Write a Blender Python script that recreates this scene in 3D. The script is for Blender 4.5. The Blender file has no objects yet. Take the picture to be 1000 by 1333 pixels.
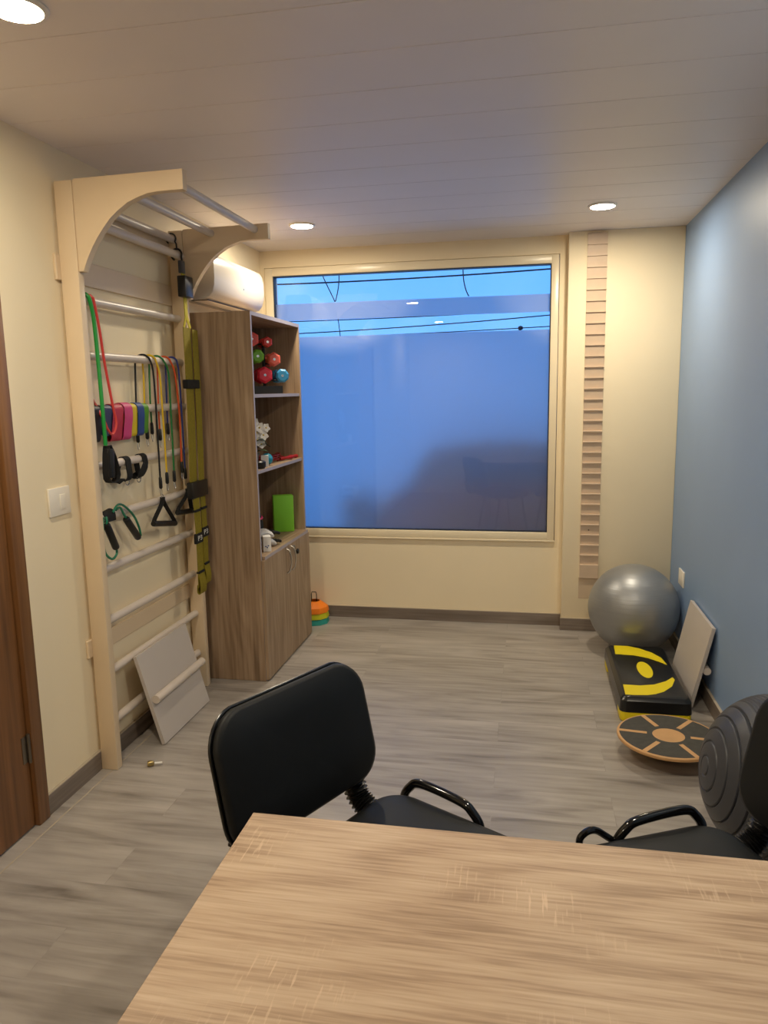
import bpy, bmesh, math, random
from mathutils import Vector, Matrix
random.seed(7)
C = bpy.context.scene.collection
R = math.radians
PI = math.pi
SC = bpy.context.scene

# ------------------------------------------------------------------ camera
cam_d = bpy.data.cameras.new('camera'); cam = bpy.data.objects.new('camera', cam_d); C.objects.link(cam)
cam_d.sensor_fit = 'VERTICAL'; cam_d.sensor_height = 36.0; cam_d.sensor_width = 27.0
cam_d.lens = 26.154; cam_d.clip_start = 0.02
rt = (0.9821661585, 0.1872385680, -0.0170691451)
up = (-0.0135177545, 0.1608745377, 0.9868822896)
fw = (-0.1875284174, 0.9690516507, -0.1605365717)
cam.matrix_world = Matrix(((rt[0], up[0], -fw[0], 1.77154), (rt[1], up[1], -fw[1], -4.93076), (rt[2], up[2], -fw[2], 1.56978), (0, 0, 0, 1)))
SC.camera = cam

# ------------------------------------------------------------------ exposure, world, lamps
SC.view_settings.view_transform = 'Standard'; SC.view_settings.look = 'None'
SC.view_settings.gamma = 1.0; SC.view_settings.use_curve_mapping = False
SC.view_settings.exposure = 0.0
SC.cycles.max_bounces = 10; SC.cycles.diffuse_bounces = 6; SC.cycles.glossy_bounces = 4
SC.cycles.transmission_bounces = 8; SC.cycles.transparent_max_bounces = 12
SC.cycles.sample_clamp_indirect = 6.0
LAMP = 425.0                       # radiance of a downlight's diffuser
LAMP_COL = (1.0, 0.87, 0.66)
SKY = 1.7
LAMPS = [(0.51, -0.70), (2.14, -0.73), (0.545, -3.16), (2.14, -3.12), (0.556, -5.5)]

world = bpy.data.worlds.new('dusk_sky'); SC.world = world; world.use_nodes = True
nt = world.node_tree; nt.nodes.clear()
wo = nt.nodes.new('ShaderNodeOutputWorld'); bg = nt.nodes.new('ShaderNodeBackground')
tc = nt.nodes.new('ShaderNodeTexCoord'); sx = nt.nodes.new('ShaderNodeSeparateXYZ')
rp = nt.nodes.new('ShaderNodeValToRGB'); no = nt.nodes.new('ShaderNodeTexNoise'); mx = nt.nodes.new('ShaderNodeMix')
mx.data_type = 'RGBA'; mx.blend_type = 'MIX'
no.inputs['Scale'].default_value = 6.0; no.inputs['Detail'].default_value = 4.0
nt.links.new(tc.outputs['Generated'], sx.inputs[0]); nt.links.new(sx.outputs['Z'], rp.inputs[0])
rp.color_ramp.elements[0].position = 0.0; rp.color_ramp.elements[0].color = (0.13, 0.38, 0.92, 1)
rp.color_ramp.elements[1].position = 0.6; rp.color_ramp.elements[1].color = (0.060, 0.33, 1.0, 1)
cr2 = nt.nodes.new('ShaderNodeMapRange'); cr2.inputs[1].default_value = 0.45; cr2.inputs[2].default_value = 0.8
cr2.inputs[3].default_value = 0.0; cr2.inputs[4].default_value = 0.5
nt.links.new(tc.outputs['Generated'], no.inputs['Vector']); nt.links.new(no.outputs[0], cr2.inputs[0])
nt.links.new(cr2.outputs[0], mx.inputs[0]); nt.links.new(rp.outputs[0], mx.inputs[6]); mx.inputs[7].default_value = (0.25, 0.52, 0.95, 1)
nt.links.new(mx.outputs[2], bg.inputs[0]); bg.inputs[1].default_value = SKY
nt.links.new(bg.outputs[0], wo.inputs[0])

# ------------------------------------------------------------------ materials
def lin(c):
    c = c / 255.0
    return c / 12.92 if c <= 0.04045 else ((c + 0.055) / 1.055) ** 2.4
def rgb(r, g, b): return (lin(r), lin(g), lin(b), 1)
MATS = {}
def mat(name, col, rough=0.5, metal=0.0, spec=0.5, coat=0.0, noise=0.0, nscale=8.0, bump=0.0, bscale=200.0):
    m = bpy.data.materials.new(name); m.use_nodes = True
    n = m.node_tree; b = n.nodes['Principled BSDF']
    b.inputs['Base Color'].default_value = col; b.inputs['Roughness'].default_value = rough
    b.inputs['Metallic'].default_value = metal; b.inputs['Specular IOR Level'].default_value = spec
    b.inputs['Coat Weight'].default_value = coat
    t = n.nodes.new('ShaderNodeTexCoord')
    if noise > 0:
        z = n.nodes.new('ShaderNodeTexNoise'); z.inputs['Scale'].default_value = nscale; z.inputs['Detail'].default_value = 5
        r = n.nodes.new('ShaderNodeValToRGB')
        r.color_ramp.elements[0].position = 0.3; r.color_ramp.elements[1].position = 0.7
        r.color_ramp.elements[0].color = tuple(c * (1 - noise) for c in col[:3]) + (1,)
        r.color_ramp.elements[1].color = tuple(min(1, c * (1 + noise)) for c in col[:3]) + (1,)
        n.links.new(t.outputs['Object'], z.inputs['Vector']); n.links.new(z.outputs[0], r.inputs[0]); n.links.new(r.outputs[0], b.inputs['Base Color'])
    if bump > 0:
        z = n.nodes.new('ShaderNodeTexNoise'); z.inputs['Scale'].default_value = bscale
        bp = n.nodes.new('ShaderNodeBump'); bp.inputs['Strength'].default_value = bump; bp.inputs['Distance'].default_value = 0.002
        n.links.new(t.outputs['Object'], z.inputs['Vector']); n.links.new(z.outputs[0], bp.inputs['Height']); n.links.new(bp.outputs[0], b.inputs['Normal'])
    MATS[name] = m
    return m
def wood(name, dark, mid, light, axis, fine=60.0, along=2.5, rough=0.45, wave=0.0, wscale=3.0, contrast=1.0, coarse=0.5, fleck=0.0):
    """grain runs along axis (0 x, 1 y, 2 z)"""
    m = bpy.data.materials.new(name); m.use_nodes = True
    n = m.node_tree; b = n.nodes['Principled BSDF']; L = n.links.new
    t = n.nodes.new('ShaderNodeTexCoord')
    def noise(across, alo, det, dist=0.0):
        mp = n.nodes.new('ShaderNodeMapping'); s = [across] * 3; s[axis] = alo; mp.inputs['Scale'].default_value = s
        z = n.nodes.new('ShaderNodeTexNoise'); z.inputs['Scale'].default_value = 1.0; z.inputs['Detail'].default_value = det
        z.inputs['Distortion'].default_value = dist
        L(t.outputs['Object'], mp.inputs['Vector']); L(mp.outputs[0], z.inputs['Vector']); return z.outputs[0]
    a = noise(fine, along, 6, 0.4); c = noise(fine * 0.16, along * 0.45, 4, 1.2)
    mixv = n.nodes.new('ShaderNodeMix'); mixv.data_type = 'FLOAT'; mixv.inputs[0].default_value = coarse
    L(a, mixv.inputs[2]); L(c, mixv.inputs[3]); out = mixv.outputs[0]
    if wave > 0:
        mp = n.nodes.new('ShaderNodeMapping'); s = [1.0] * 3; s[axis] = 0.16; mp.inputs['Scale'].default_value = s
        w = n.nodes.new('ShaderNodeTexNoise'); w.inputs['Scale'].default_value = wscale; w.inputs['Detail'].default_value = 1.5
        L(t.outputs['Object'], mp.inputs['Vector']); L(mp.outputs[0], w.inputs['Vector'])
        mu = n.nodes.new('ShaderNodeMath'); mu.operation = 'MULTIPLY'; mu.inputs[1].default_value = 120.0; L(w.outputs[0], mu.inputs[0])
        pp = n.nodes.new('ShaderNodeMath'); pp.operation = 'SINE'; L(mu.outputs[0], pp.inputs[0])
        m2 = n.nodes.new('ShaderNodeMix'); m2.data_type = 'FLOAT'; m2.inputs[0].default_value = wave
        ma = n.nodes.new('ShaderNodeMath'); ma.operation = 'MULTIPLY_ADD'; ma.inputs[1].default_value = 0.5; ma.inputs[2].default_value = 0.5; L(pp.outputs[0], ma.inputs[0])
        L(out, m2.inputs[2]); L(ma.outputs[0], m2.inputs[3]); out = m2.outputs[0]
    r = n.nodes.new('ShaderNodeValToRGB'); e = r.color_ramp.elements
    k = 0.16 / contrast
    e[0].position = 0.5 - k; e[0].color = dark; e[1].position = 0.5 + k; e[1].color = light
    em = r.color_ramp.elements.new(0.5); em.color = mid
    L(out, r.inputs[0]); colour = r.outputs[0]
    if fleck > 0:                                   # short pale saw marks across the grain, in patches
        f1 = noise(16.0, 190.0, 2); f2 = noise(5.0, 3.2, 2)
        m1 = n.nodes.new('ShaderNodeMapRange'); m1.inputs[1].default_value = 0.58; m1.inputs[2].default_value = 0.68; L(f1, m1.inputs[0])
        m2_ = n.nodes.new('ShaderNodeMapRange'); m2_.inputs[1].default_value = 0.56; m2_.inputs[2].default_value = 0.66; L(f2, m2_.inputs[0])
        mm = n.nodes.new('ShaderNodeMath'); mm.operation = 'MULTIPLY'; L(m1.outputs[0], mm.inputs[0]); L(m2_.outputs[0], mm.inputs[1])
        mf = n.nodes.new('ShaderNodeMath'); mf.operation = 'MULTIPLY'; mf.inputs[1].default_value = fleck; L(mm.outputs[0], mf.inputs[0])
        mc = n.nodes.new('ShaderNodeMix'); mc.data_type = 'RGBA'; L(mf.outputs[0], mc.inputs[0]); L(colour, mc.inputs[6]); mc.inputs[7].default_value = tuple(min(1, c * 1.25) for c in light[:3]) + (1,)
        colour = mc.outputs[2]
    L(colour, b.inputs['Base Color'])
    bp = n.nodes.new('ShaderNodeBump'); bp.inputs['Strength'].default_value = 0.12; bp.inputs['Distance'].default_value = 0.002
    L(a, bp.inputs['Height']); L(bp.outputs[0], b.inputs['Normal'])
    b.inputs['Roughness'].default_value = rough
    MATS[name] = m
    return m

mat('wall_paint', rgb(241, 226, 194), 0.7, noise=0.015, nscale=3, bump=0.05, bscale=120)
mat('blue_paint', rgb(136, 164, 204), 0.45, noise=0.02, nscale=3, bump=0.05, bscale=120)
mat('ceiling_pvc', rgb(232, 224, 222), 0.42, spec=0.32, noise=0.02, nscale=2)
mat('ceiling_gap', rgb(180, 172, 168), 0.8)
mat('frame_paint', rgb(238, 224, 194), 0.28, noise=0.01)
mat('bar_paint', rgb(226, 204, 172), 0.42, noise=0.02, nscale=5)
mat('rung_paint', rgb(214, 202, 190), 0.35, noise=0.03, nscale=9)
mat('board_grey', rgb(196, 188, 182), 0.5, noise=0.02, nscale=5)
mat('board_edge', rgb(176, 166, 156), 0.6)
mat('ac_white', rgb(184, 178, 170), 0.35)
mat('ac_dark', rgb(70, 66, 62), 0.5)
mat('white_plastic', rgb(236, 230, 218), 0.35)
mat('black_plastic', rgb(22, 22, 23), 0.35, spec=0.5)
mat('black_gloss', rgb(14, 14, 16), 0.12, spec=0.6)
mat('black_fabric', rgb(16, 16, 17), 0.85, noise=0.2, nscale=120)
mat('vinyl', rgb(24, 26, 28), 0.5, spec=0.28, bump=0.12, bscale=420)
mat('piping', rgb(12, 12, 13), 0.3)
mat('steel', (0.62, 0.6, 0.57, 1), 0.25, metal=1.0)
mat('edge_band', rgb(168, 160, 166), 0.45, noise=0.03)
mat('tube_green', rgb(34, 150, 62), 0.4); mat('tube_dkgreen', rgb(30, 116, 52), 0.4); mat('tube_teal', rgb(24, 120, 86), 0.4)
mat('tube_red', rgb(214, 66, 62), 0.4); mat('tube_orange', rgb(214, 84, 34), 0.4); mat('tube_yellow', rgb(226, 188, 22), 0.4)
mat('tube_blue', rgb(48, 62, 138), 0.4); mat('tube_black', rgb(20, 19, 20), 0.4)
mat('loop_slate', rgb(62, 70, 108), 0.5); mat('loop_red', rgb(180, 42, 66), 0.5); mat('loop_pink', rgb(196, 60, 118), 0.5)
mat('loop_yellow', rgb(206, 182, 18), 0.5); mat('loop_blue', rgb(28, 62, 130), 0.5); mat('loop_green', rgb(80, 144, 28), 0.5); mat('loop_black', rgb(22, 20, 24), 0.5)
mat('olive_strap', rgb(132, 118, 20), 0.75, noise=0.12, nscale=90); mat('olive_light', rgb(190, 176, 40), 0.7, noise=0.1, nscale=90)
mat('tag_white', rgb(220, 220, 215), 0.6)
mat('ball_silver', rgb(158, 160, 162), 0.4, metal=0.55)
mat('step_black', rgb(24, 24, 25), 0.28, bump=0.05, bscale=300)
mat('step_yellow', rgb(236, 214, 10), 0.45)
mat('ply', rgb(206, 160, 108), 0.5, noise=0.08, nscale=12)
mat('grip', rgb(70, 68, 62), 0.8, noise=0.15, nscale=40)
mat('dome_rubber', rgb(62, 64, 70), 0.42, bump=0.06, bscale=160)
mat('dumb_coral', rgb(226, 88, 84), 0.4); mat('dumb_red', rgb(216, 62, 60), 0.4); mat('dumb_green', rgb(110, 176, 48), 0.4)
mat('dumb_salmon', rgb(228, 104, 88), 0.4); mat('dumb_pink', rgb(220, 46, 72), 0.35); mat('dumb_blue', rgb(52, 140, 190), 0.4)
mat('block_green', rgb(134, 212, 56), 0.55); mat('block_dark', rgb(56, 84, 46), 0.6)
mat('petal', rgb(236, 230, 222), 0.5); mat('leaf', rgb(40, 70, 34), 0.5, noise=0.2, nscale=20); mat('stamen', rgb(220, 190, 60), 0.5)
mat('pot_grey', rgb(96, 92, 90), 0.5); mat('turquoise', rgb(24, 140, 170), 0.4)
mat('rope_red', rgb(150, 16, 20), 0.4); mat('paper_white', rgb(238, 236, 232), 0.6); mat('paper_blue', rgb(60, 90, 150), 0.6)
mat('glove_white', rgb(226, 226, 226), 0.8, noise=0.06, nscale=60); mat('bag_pink', rgb(220, 60, 110), 0.6)
mat('cone_orange', rgb(246, 130, 14), 0.5); mat('cone_lime', rgb(196, 200, 28), 0.5); mat('cone_teal', rgb(40, 150, 140), 0.5)
mat('slat_wood', rgb(214, 190, 164), 0.45, noise=0.03, nscale=20); mat('screw', rgb(80, 66, 50), 0.4)
mat('hinge_metal', rgb(120, 112, 100), 0.35, metal=0.9)
mat('brass', rgb(170, 150, 100), 0.35, metal=0.8)
mat('grout', rgb(176, 164, 146), 0.8)
mat('car_red', rgb(226, 92, 80), 0.3, coat=0.5); mat('car_glass', rgb(80, 96, 120), 0.1, spec=0.8); mat('car_grey', rgb(150, 104, 114), 0.35, coat=0.5)
mat('tyre', rgb(20, 20, 20), 0.8); mat('asphalt', rgb(190, 188, 186), 0.9, noise=0.2, nscale=6)
mat('bin_dark', rgb(36, 30, 34), 0.6); mat('cable_black', rgb(16, 18, 24), 0.7)
wood('cab_wood_z', rgb(122, 99, 76), rgb(155, 130, 104), rgb(178, 154, 128), 2, fine=70, along=2.2, rough=0.5, wave=0.06)
wood('cab_wood_y', rgb(122, 99, 76), rgb(155, 130, 104), rgb(178, 154, 128), 1, fine=70, along=2.2, rough=0.5, wave=0.06)
wood('door_wood', rgb(94, 60, 30), rgb(118, 77, 41), rgb(138, 94, 54), 2, fine=60, along=1.6, rough=0.4)
wood('casing_wood', rgb(100, 65, 33), rgb(122, 81, 44), rgb(140, 97, 56), 2, fine=60, along=1.6, rough=0.4)
wood('table_oak', rgb(154, 127, 101), rgb(186, 159, 131), rgb(203, 179, 152), 0, fine=170, along=7.0, rough=0.45, wave=0.13, wscale=2.4, contrast=0.95, coarse=0.36, fleck=0.6)
wood('skirt_wood', rgb(96, 84, 74), rgb(120, 108, 98), rgb(140, 128, 118), 1, fine=50, along=2, rough=0.5)
wood('skirt_wood_x', rgb(96, 84, 74), rgb(120, 108, 98), rgb(140, 128, 118), 0, fine=50, along=2, rough=0.5)

def floor_material():
    m = bpy.data.materials.new('vinyl_planks'); m.use_nodes = True
    n = m.node_tree; b = n.nodes['Principled BSDF']; L = n.links.new
    t = n.nodes.new('ShaderNodeTexCoord')
    mp = n.nodes.new('ShaderNodeMapping'); mp.inputs['Location'].default_value = (0.33, 0.15, 0)
    L(t.outputs['Object'], mp.inputs['Vector'])
    br = n.nodes.new('ShaderNodeTexBrick'); br.inputs['Scale'].default_value = 1.0
    br.inputs['Brick Width'].default_value = 1.22; br.inputs['Row Height'].default_value = 0.2
    br.inputs['Mortar Size'].default_value = 0.0012; br.inputs['Bias'].default_value = 0.0; br.offset = 0.37
    br.inputs['Color1'].default_value = (0.3, 0.3, 0.3, 1); br.inputs['Color2'].default_value = (0.7, 0.7, 0.7, 1); br.inputs['Mortar'].default_value = (0.05, 0.05, 0.05, 1)
    L(mp.outputs[0], br.inputs['Vector'])
    def noise(s, det, dist):
        q = n.nodes.new('ShaderNodeMapping'); q.inputs['Scale'].default_value = s
        z = n.nodes.new('ShaderNodeTexNoise'); z.inputs['Scale'].default_value = 1; z.inputs['Detail'].default_value = det; z.inputs['Distortion'].default_value = dist
        L(t.outputs['Object'], q.inputs['Vector'])
        # shift the grain plank by plank
        ad = n.nodes.new('ShaderNodeVectorMath'); ad.operation = 'MULTIPLY_ADD'
        L(br.outputs['Color'], ad.inputs[0]); ad.inputs[1].default_value = (9, 9, 9); L(q.outputs[0], ad.inputs[2])
        L(ad.outputs[0], z.inputs['Vector']); return z.outputs[0]
    g = noise((2.2, 34, 1), 7, 0.6); s = noise((1.3, 7.0, 1), 5, 1.6)
    mixv = n.nodes.new('ShaderNodeMix'); mixv.data_type = 'FLOAT'; mixv.inputs[0].default_value = 0.55
    L(g, mixv.inputs[2]); L(s, mixv.inputs[3]); mixv.inputs[0].default_value = 0.62
    r = n.nodes.new('ShaderNodeValToRGB'); e = r.color_ramp.elements
    e[0].position = 0.3; e[0].color = rgb(108, 101, 95); e[1].position = 0.68; e[1].color = rgb(178, 171, 164)
    for p, c in ((0.40, rgb(140, 133, 126)), (0.5, rgb(158, 151, 144))):
        x = r.color_ramp.elements.new(p); x.color = c
    L(mixv.outputs[0], r.inputs[0])
    hs = n.nodes.new('ShaderNodeMix'); hs.data_type = 'RGBA'; hs.blend_type = 'MULTIPLY'; hs.inputs[0].default_value = 1.0
    tone = n.nodes.new('ShaderNodeMapRange'); tone.inputs[1].default_value = 0.0; tone.inputs[2].default_value = 1.0; tone.inputs[3].default_value = 0.88; tone.inputs[4].default_value = 1.08
    L(br.outputs['Color'], tone.inputs[0]); L(r.outputs[0], hs.inputs[6]); L(tone.outputs[0], hs.inputs[7])
    L(hs.outputs[2], b.inputs['Base Color'])
    b.inputs['Roughness'].default_value = 0.34; b.inputs['Specular IOR Level'].default_value = 0.65
    bp = n.nodes.new('ShaderNodeBump'); bp.inputs['Strength'].default_value = 0.1; bp.inputs['Distance'].default_value = 0.002
    L(g, bp.inputs['Height']); L(bp.outputs[0], b.inputs['Normal'])
    MATS['vinyl_planks'] = m
floor_material()

def emit_material():
    m = bpy.data.materials.new('lamp_diffuser'); m.use_nodes = True
    n = m.node_tree; n.nodes.clear()
    o = n.nodes.new('ShaderNodeOutputMaterial'); e = n.nodes.new('ShaderNodeEmission')
    e.inputs[0].default_value = LAMP_COL + (1,); e.inputs[1].default_value = LAMP
    n.links.new(e.outputs[0], o.inputs[0]); MATS['lamp_diffuser'] = m
emit_material()
def glass_materials():
    m = bpy.data.materials.new('clear_glass'); m.use_nodes = True; n = m.node_tree; n.nodes.clear(); L = n.links.new
    o = n.nodes.new('ShaderNodeOutputMaterial'); t = n.nodes.new('ShaderNodeBsdfTransparent'); g = n.nodes.new('ShaderNodeBsdfGlossy')
    f = n.nodes.new('ShaderNodeFresnel'); f.inputs[0].default_value = 1.5; g.inputs['Roughness'].default_value = 0.0
    t.inputs[0].default_value = (0.95, 0.97, 0.98, 1)
    x = n.nodes.new('ShaderNodeMixShader'); L(f.outputs[0], x.inputs[0]); L(t.outputs[0], x.inputs[1]); L(g.outputs[0], x.inputs[2]); L(x.outputs[0], o.inputs[0])
    MATS['clear_glass'] = m
    m = bpy.data.materials.new('frosted_film'); m.use_nodes = True; n = m.node_tree; n.nodes.clear(); L = n.links.new
    o = n.nodes.new('ShaderNodeOutputMaterial')
    g = n.nodes.new('ShaderNodeBsdfRefraction'); g.inputs['Roughness'].default_value = 0.62; g.inputs['IOR'].default_value = 1.3; g.inputs[0].default_value = (0.93, 0.95, 1, 1)
    d = n.nodes.new('ShaderNodeBsdfDiffuse'); d.inputs[0].default_value = (0.78, 0.76, 0.78, 1)
    x = n.nodes.new('ShaderNodeMixShader'); x.inputs[0].default_value = 0.28
    tl = n.nodes.new('ShaderNodeBsdfTranslucent'); tl.inputs[0].default_value = (0.9, 0.9, 0.95, 1)
    x2 = n.nodes.new('ShaderNodeMixShader'); x2.inputs[0].default_value = 0.30
    L(g.outputs[0], x2.inputs[1]); L(tl.outputs[0], x2.inputs[2])
    L(x2.outputs[0], x.inputs[1]); L(d.outputs[0], x.inputs[2]); L(x.outputs[0], o.inputs[0])
    MATS['frosted_film'] = m
glass_materials()
def ball_bump(name, scale, strength):
    m = MATS[name]; n = m.node_tree; b = n.nodes['Principled BSDF']; L = n.links.new
    t = n.nodes['Texture Coordinate']
    q = n.nodes.new('ShaderNodeMapping'); q.inputs['Scale'].default_value = (2.5, 2.5, scale); q.inputs['Rotation'].default_value = (0.1, -0.12, 0)
    z = n.nodes.new('ShaderNodeTexNoise'); z.inputs['Scale'].default_value = 1; z.inputs['Detail'].default_value = 3
    bp = n.nodes.new('ShaderNodeBump'); bp.inputs['Strength'].default_value = strength; bp.inputs['Distance'].default_value = 0.006
    L(t.outputs['Object'], q.inputs['Vector']); L(q.outputs[0], z.inputs['Vector']); L(z.outputs[0], bp.inputs['Height']); L(bp.outputs[0], b.inputs['Normal'])
ball_bump('ball_silver', 60.0, 0.28)

# ------------------------------------------------------------------ geometry helpers
def NB(): return bmesh.new()
def box(bm, x0, x1, y0, y1, z0, z1, bev=0.0, seg=2):
    r = bmesh.ops.create_cube(bm, size=1.0); vs = r['verts']
    for v in vs:
        v.co = Vector(((x0 + x1) / 2 + v.co.x * (x1 - x0), (y0 + y1) / 2 + v.co.y * (y1 - y0), (z0 + z1) / 2 + v.co.z * (z1 - z0)))
    if bev > 0:
        es = list({e for v in vs for e in v.link_edges})
        bmesh.ops.bevel(bm, geom=es, offset=bev, segments=seg, profile=0.5, affect='EDGES')
    return bm
def loft(bm, rings, closed=False, cap=True):
    vr = [[bm.verts.new(p) for p in r] for r in rings]
    n = len(vr); k = len(vr[0])
    for i in range(n if closed else n - 1):
        a, b = vr[i], vr[(i + 1) % n]
        for j in range(k):
            bm.faces.new((a[j], a[(j + 1) % k], b[(j + 1) % k], b[j]))
    if cap and not closed:
        bm.faces.new(list(reversed(vr[0]))); bm.faces.new(vr[-1])
    return bm
def smooth_path(pts, closed=False, sub=6):
    P = [Vector(p) for p in pts]; n = len(P); out = []
    def g(i): return P[i % n] if closed else P[max(0, min(n - 1, i))]
    for i in range(n if closed else n - 1):
        p0, p1, p2, p3 = g(i - 1), g(i), g(i + 1), g(i + 2)
        for s in range(sub):
            t = s / sub
            out.append(0.5 * ((2 * p1) + (p2 - p0) * t + (2 * p0 - 5 * p1 + 4 * p2 - p3) * t * t + (3 * p1 - p0 - 3 * p2 + p3) * t ** 3))
    if not closed: out.append(P[-1].copy())
    return out
def tube(bm, pts, r, seg=10, closed=False, smooth=0):
    P = smooth_path(pts, closed, smooth) if smooth else [Vector(p) for p in pts]
    n = len(P); rings = []; nrm = None
    for i in range(n):
        a = P[(i - 1) % n] if (closed or i > 0) else P[i]; b = P[(i + 1) % n] if (closed or i < n - 1) else P[i]
        t = (b - a).normalized()
        if nrm is None:
            nrm = t.orthogonal().normalized()
        nrm = (nrm - t * nrm.dot(t))
        nrm = nrm.normalized() if nrm.length > 1e-6 else t.orthogonal().normalized()
        bn = t.cross(nrm); rr = r[i] if isinstance(r, (list, tuple)) else r
        rings.append([P[i] + (nrm * math.cos(2 * PI * j / seg) + bn * math.sin(2 * PI * j / seg)) * rr for j in range(seg)])
    return loft(bm, rings, closed)
def ribbon(bm, pts, wdir, w, th, closed=False, smooth=0):
    P = smooth_path(pts, closed, smooth) if smooth else [Vector(p) for p in pts]
    n = len(P); W = Vector(wdir).normalized(); rings = []
    for i in range(n):
        a = P[(i - 1) % n] if (closed or i > 0) else P[i]; b = P[(i + 1) % n] if (closed or i < n - 1) else P[i]
        t = (b - a).normalized(); u = (W - t * W.dot(t)).normalized(); nn = t.cross(u)
        rings.append([P[i] + u * (w / 2) * s1 + nn * (th / 2) * s2 for s1, s2 in ((1, 1), (-1, 1), (-1, -1), (1, -1))])
    return loft(bm, rings, closed)
def lathe(bm, prof, seg=32, M=None, caps=True):
    """profile (r, z) about z; M places it"""
    M = M or Matrix.Identity(4); rings = []
    for r, z in prof:
        if r < 1e-6: rings.append([bm.verts.new(M @ Vector((0, 0, z)))])
        else: rings.append([bm.verts.new(M @ Vector((r * math.cos(2 * PI * j / seg), r * math.sin(2 * PI * j / seg), z))) for j in range(seg)])
    for a, b in zip(rings, rings[1:]):
        for j in range(seg):
            k = (j + 1) % seg
            if len(a) == 1 and len(b) == 1: continue
            if len(a) == 1: bm.faces.new((a[0], b[k], b[j]))
            elif len(b) == 1: bm.faces.new((a[j], a[k], b[0]))
            else: bm.faces.new((a[j], a[k], b[k], b[j]))
    if caps and len(rings[0]) > 1: bm.faces.new(list(reversed(rings[0])))
    if caps and len(rings[-1]) > 1: bm.faces.new(rings[-1])
    return bm
def prism(bm, poly, a, b, axis=2, bev=0.0, seg=2):
    """poly of 2-D points in the two other axes (in x,y,z order), from a to b along axis"""
    def P(p, d):
        q = list(p); q.insert(axis, d); return Vector(q)
    v0 = [bm.verts.new(P(p, a)) for p in poly]; v1 = [bm.verts.new(P(p, b)) for p in poly]
    n = len(poly); fs = []
    for i in range(n): fs.append(bm.faces.new((v0[i], v0[(i + 1) % n], v1[(i + 1) % n], v1[i])))
    f0 = bm.faces.new(list(reversed(v0))); f1 = bm.faces.new(v1)
    if bev > 0:
        es = list({e for f in (f0, f1) for e in f.edges})
        bmesh.ops.bevel(bm, geom=es, offset=bev, segments=seg, profile=0.5, affect='EDGES')
    return bm
def rrect(w, h, r, seg=6, cx=0, cy=0):
    out = []
    for sx_, sy_, a0 in ((1, 1, 0), (-1, 1, 90), (-1, -1, 180), (1, -1, 270)):
        for i in range(seg + 1):
            a = R(a0 + 90 * i / seg)
            out.append((cx + sx_ * (w / 2 - r) + r * math.cos(a), cy + sy_ * (h / 2 - r) + r * math.sin(a)))
    return out
def along(p, d):
    """matrix that takes local z to direction d, at p"""
    d = Vector(d).normalized(); q = Vector((0, 0, 1)).rotation_difference(d)
    return Matrix.Translation(Vector(p)) @ q.to_matrix().to_4x4()
def obj(name, bm, m, parent=None, world=True, sharp=35, m2=None, pick=None):
    """links bm as one mesh object; world: coordinates are the room's, moved into the parent's space"""
    bmesh.ops.recalc_face_normals(bm, faces=bm.faces[:])
    me = bpy.data.meshes.new(name)
    base = parent
    while base is not None and base.parent is not None: base = base.parent
    if base is not None and world:
        T = Matrix.Translation(base.location) @ base.rotation_euler.to_matrix().to_4x4()
        bmesh.ops.transform(bm, matrix=T.inverted(), verts=bm.verts[:])
    bm.to_mesh(me); 
    for k in ([m] if m2 is None else [m, m2]): me.materials.append(MATS[k] if isinstance(k, str) else k)
    if m2 is not None:
        for p in me.polygons: p.material_index = 1 if pick(p.normal, p.center) else 0
    for p in me.polygons: p.use_smooth = True
    me.set_sharp_from_angle(angle=R(sharp))
    bm.free()
    o = bpy.data.objects.new(name, me); C.objects.link(o); o.parent = parent
    return o
def thing(name, label, cat, loc=(0, 0, 0), rotz=0, group=None):
    o = bpy.data.objects.new(name, None); C.objects.link(o); o.empty_display_size = 0.05
    o.location = loc; o.rotation_euler = (0, 0, rotz); o['label'] = label; o['category'] = cat
    if group: o['group'] = group
    return o
def single(name, bm, m, label, cat, group=None, base=None, **k):
    if base is not None: bmesh.ops.translate(bm, vec=-Vector(base), verts=bm.verts[:])
    o = obj(name, bm, m, **k)
    if base is not None: o.location = base
    o['label'] = label; o['category'] = cat
    if group: o['group'] = group
    return o
def struct(name, bm, m, parent=None, **k):
    o = obj(name, bm, m, parent, **k)
    if parent is None: o['kind'] = 'structure'
    return o

# ------------------------------------------------------------------ room shell
W, H, YB, E_ = 2.675, 2.5, -6.4, 0.089
b = NB(); box(b, -0.2, W + 0.2, YB - 0.2, 0.2, -0.06, 0.0); struct('floor', b, 'vinyl_planks')
b = NB(); box(b, 0.058, 0.064, YB, -0.02, 0.0, 0.0006); fl = struct('trim_1', b, 'grout')
b = NB(); box(b, -0.2, W + 0.2, YB - 0.2, 0.2, H + 0.004, H + 0.08); ce = struct('ceiling', b, 'ceiling_gap')
b = NB(); y = -2.735 - 0.268 * 14
while y < 0.15:
    y1 = min(y + 0.265, 0.15); box(b, -0.15, W + 0.15, max(y, YB - 0.1), y1, H, H + 0.005, 0.001, 1); y += 0.268
obj('panelling', b, 'ceiling_pvc', ce)
DY0, DY1, DH = -2.665, -3.56, 2.06      # door opening in the left wall
b = NB(); box(b, -0.16, 0, DY0, 0.2, 0, H); box(b, -0.16, 0, YB - 0.16, DY1, 0, H); box(b, -0.16, 0, DY1, DY0, DH, H); struct('wall_left', b, 'wall_paint')
b = NB(); box(b, W, W + 0.16, YB - 0.16, 0.2, 0, H); struct('wall_right', b, 'blue_paint')
b = NB(); box(b, 0, W, YB - 0.16, YB, 0, H); struct('wall_front', b, 'wall_paint')
WX0, WX1, WZ0, WZ1 = 0.03, 1.958, 0.577, 2.392
b = NB()
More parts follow.
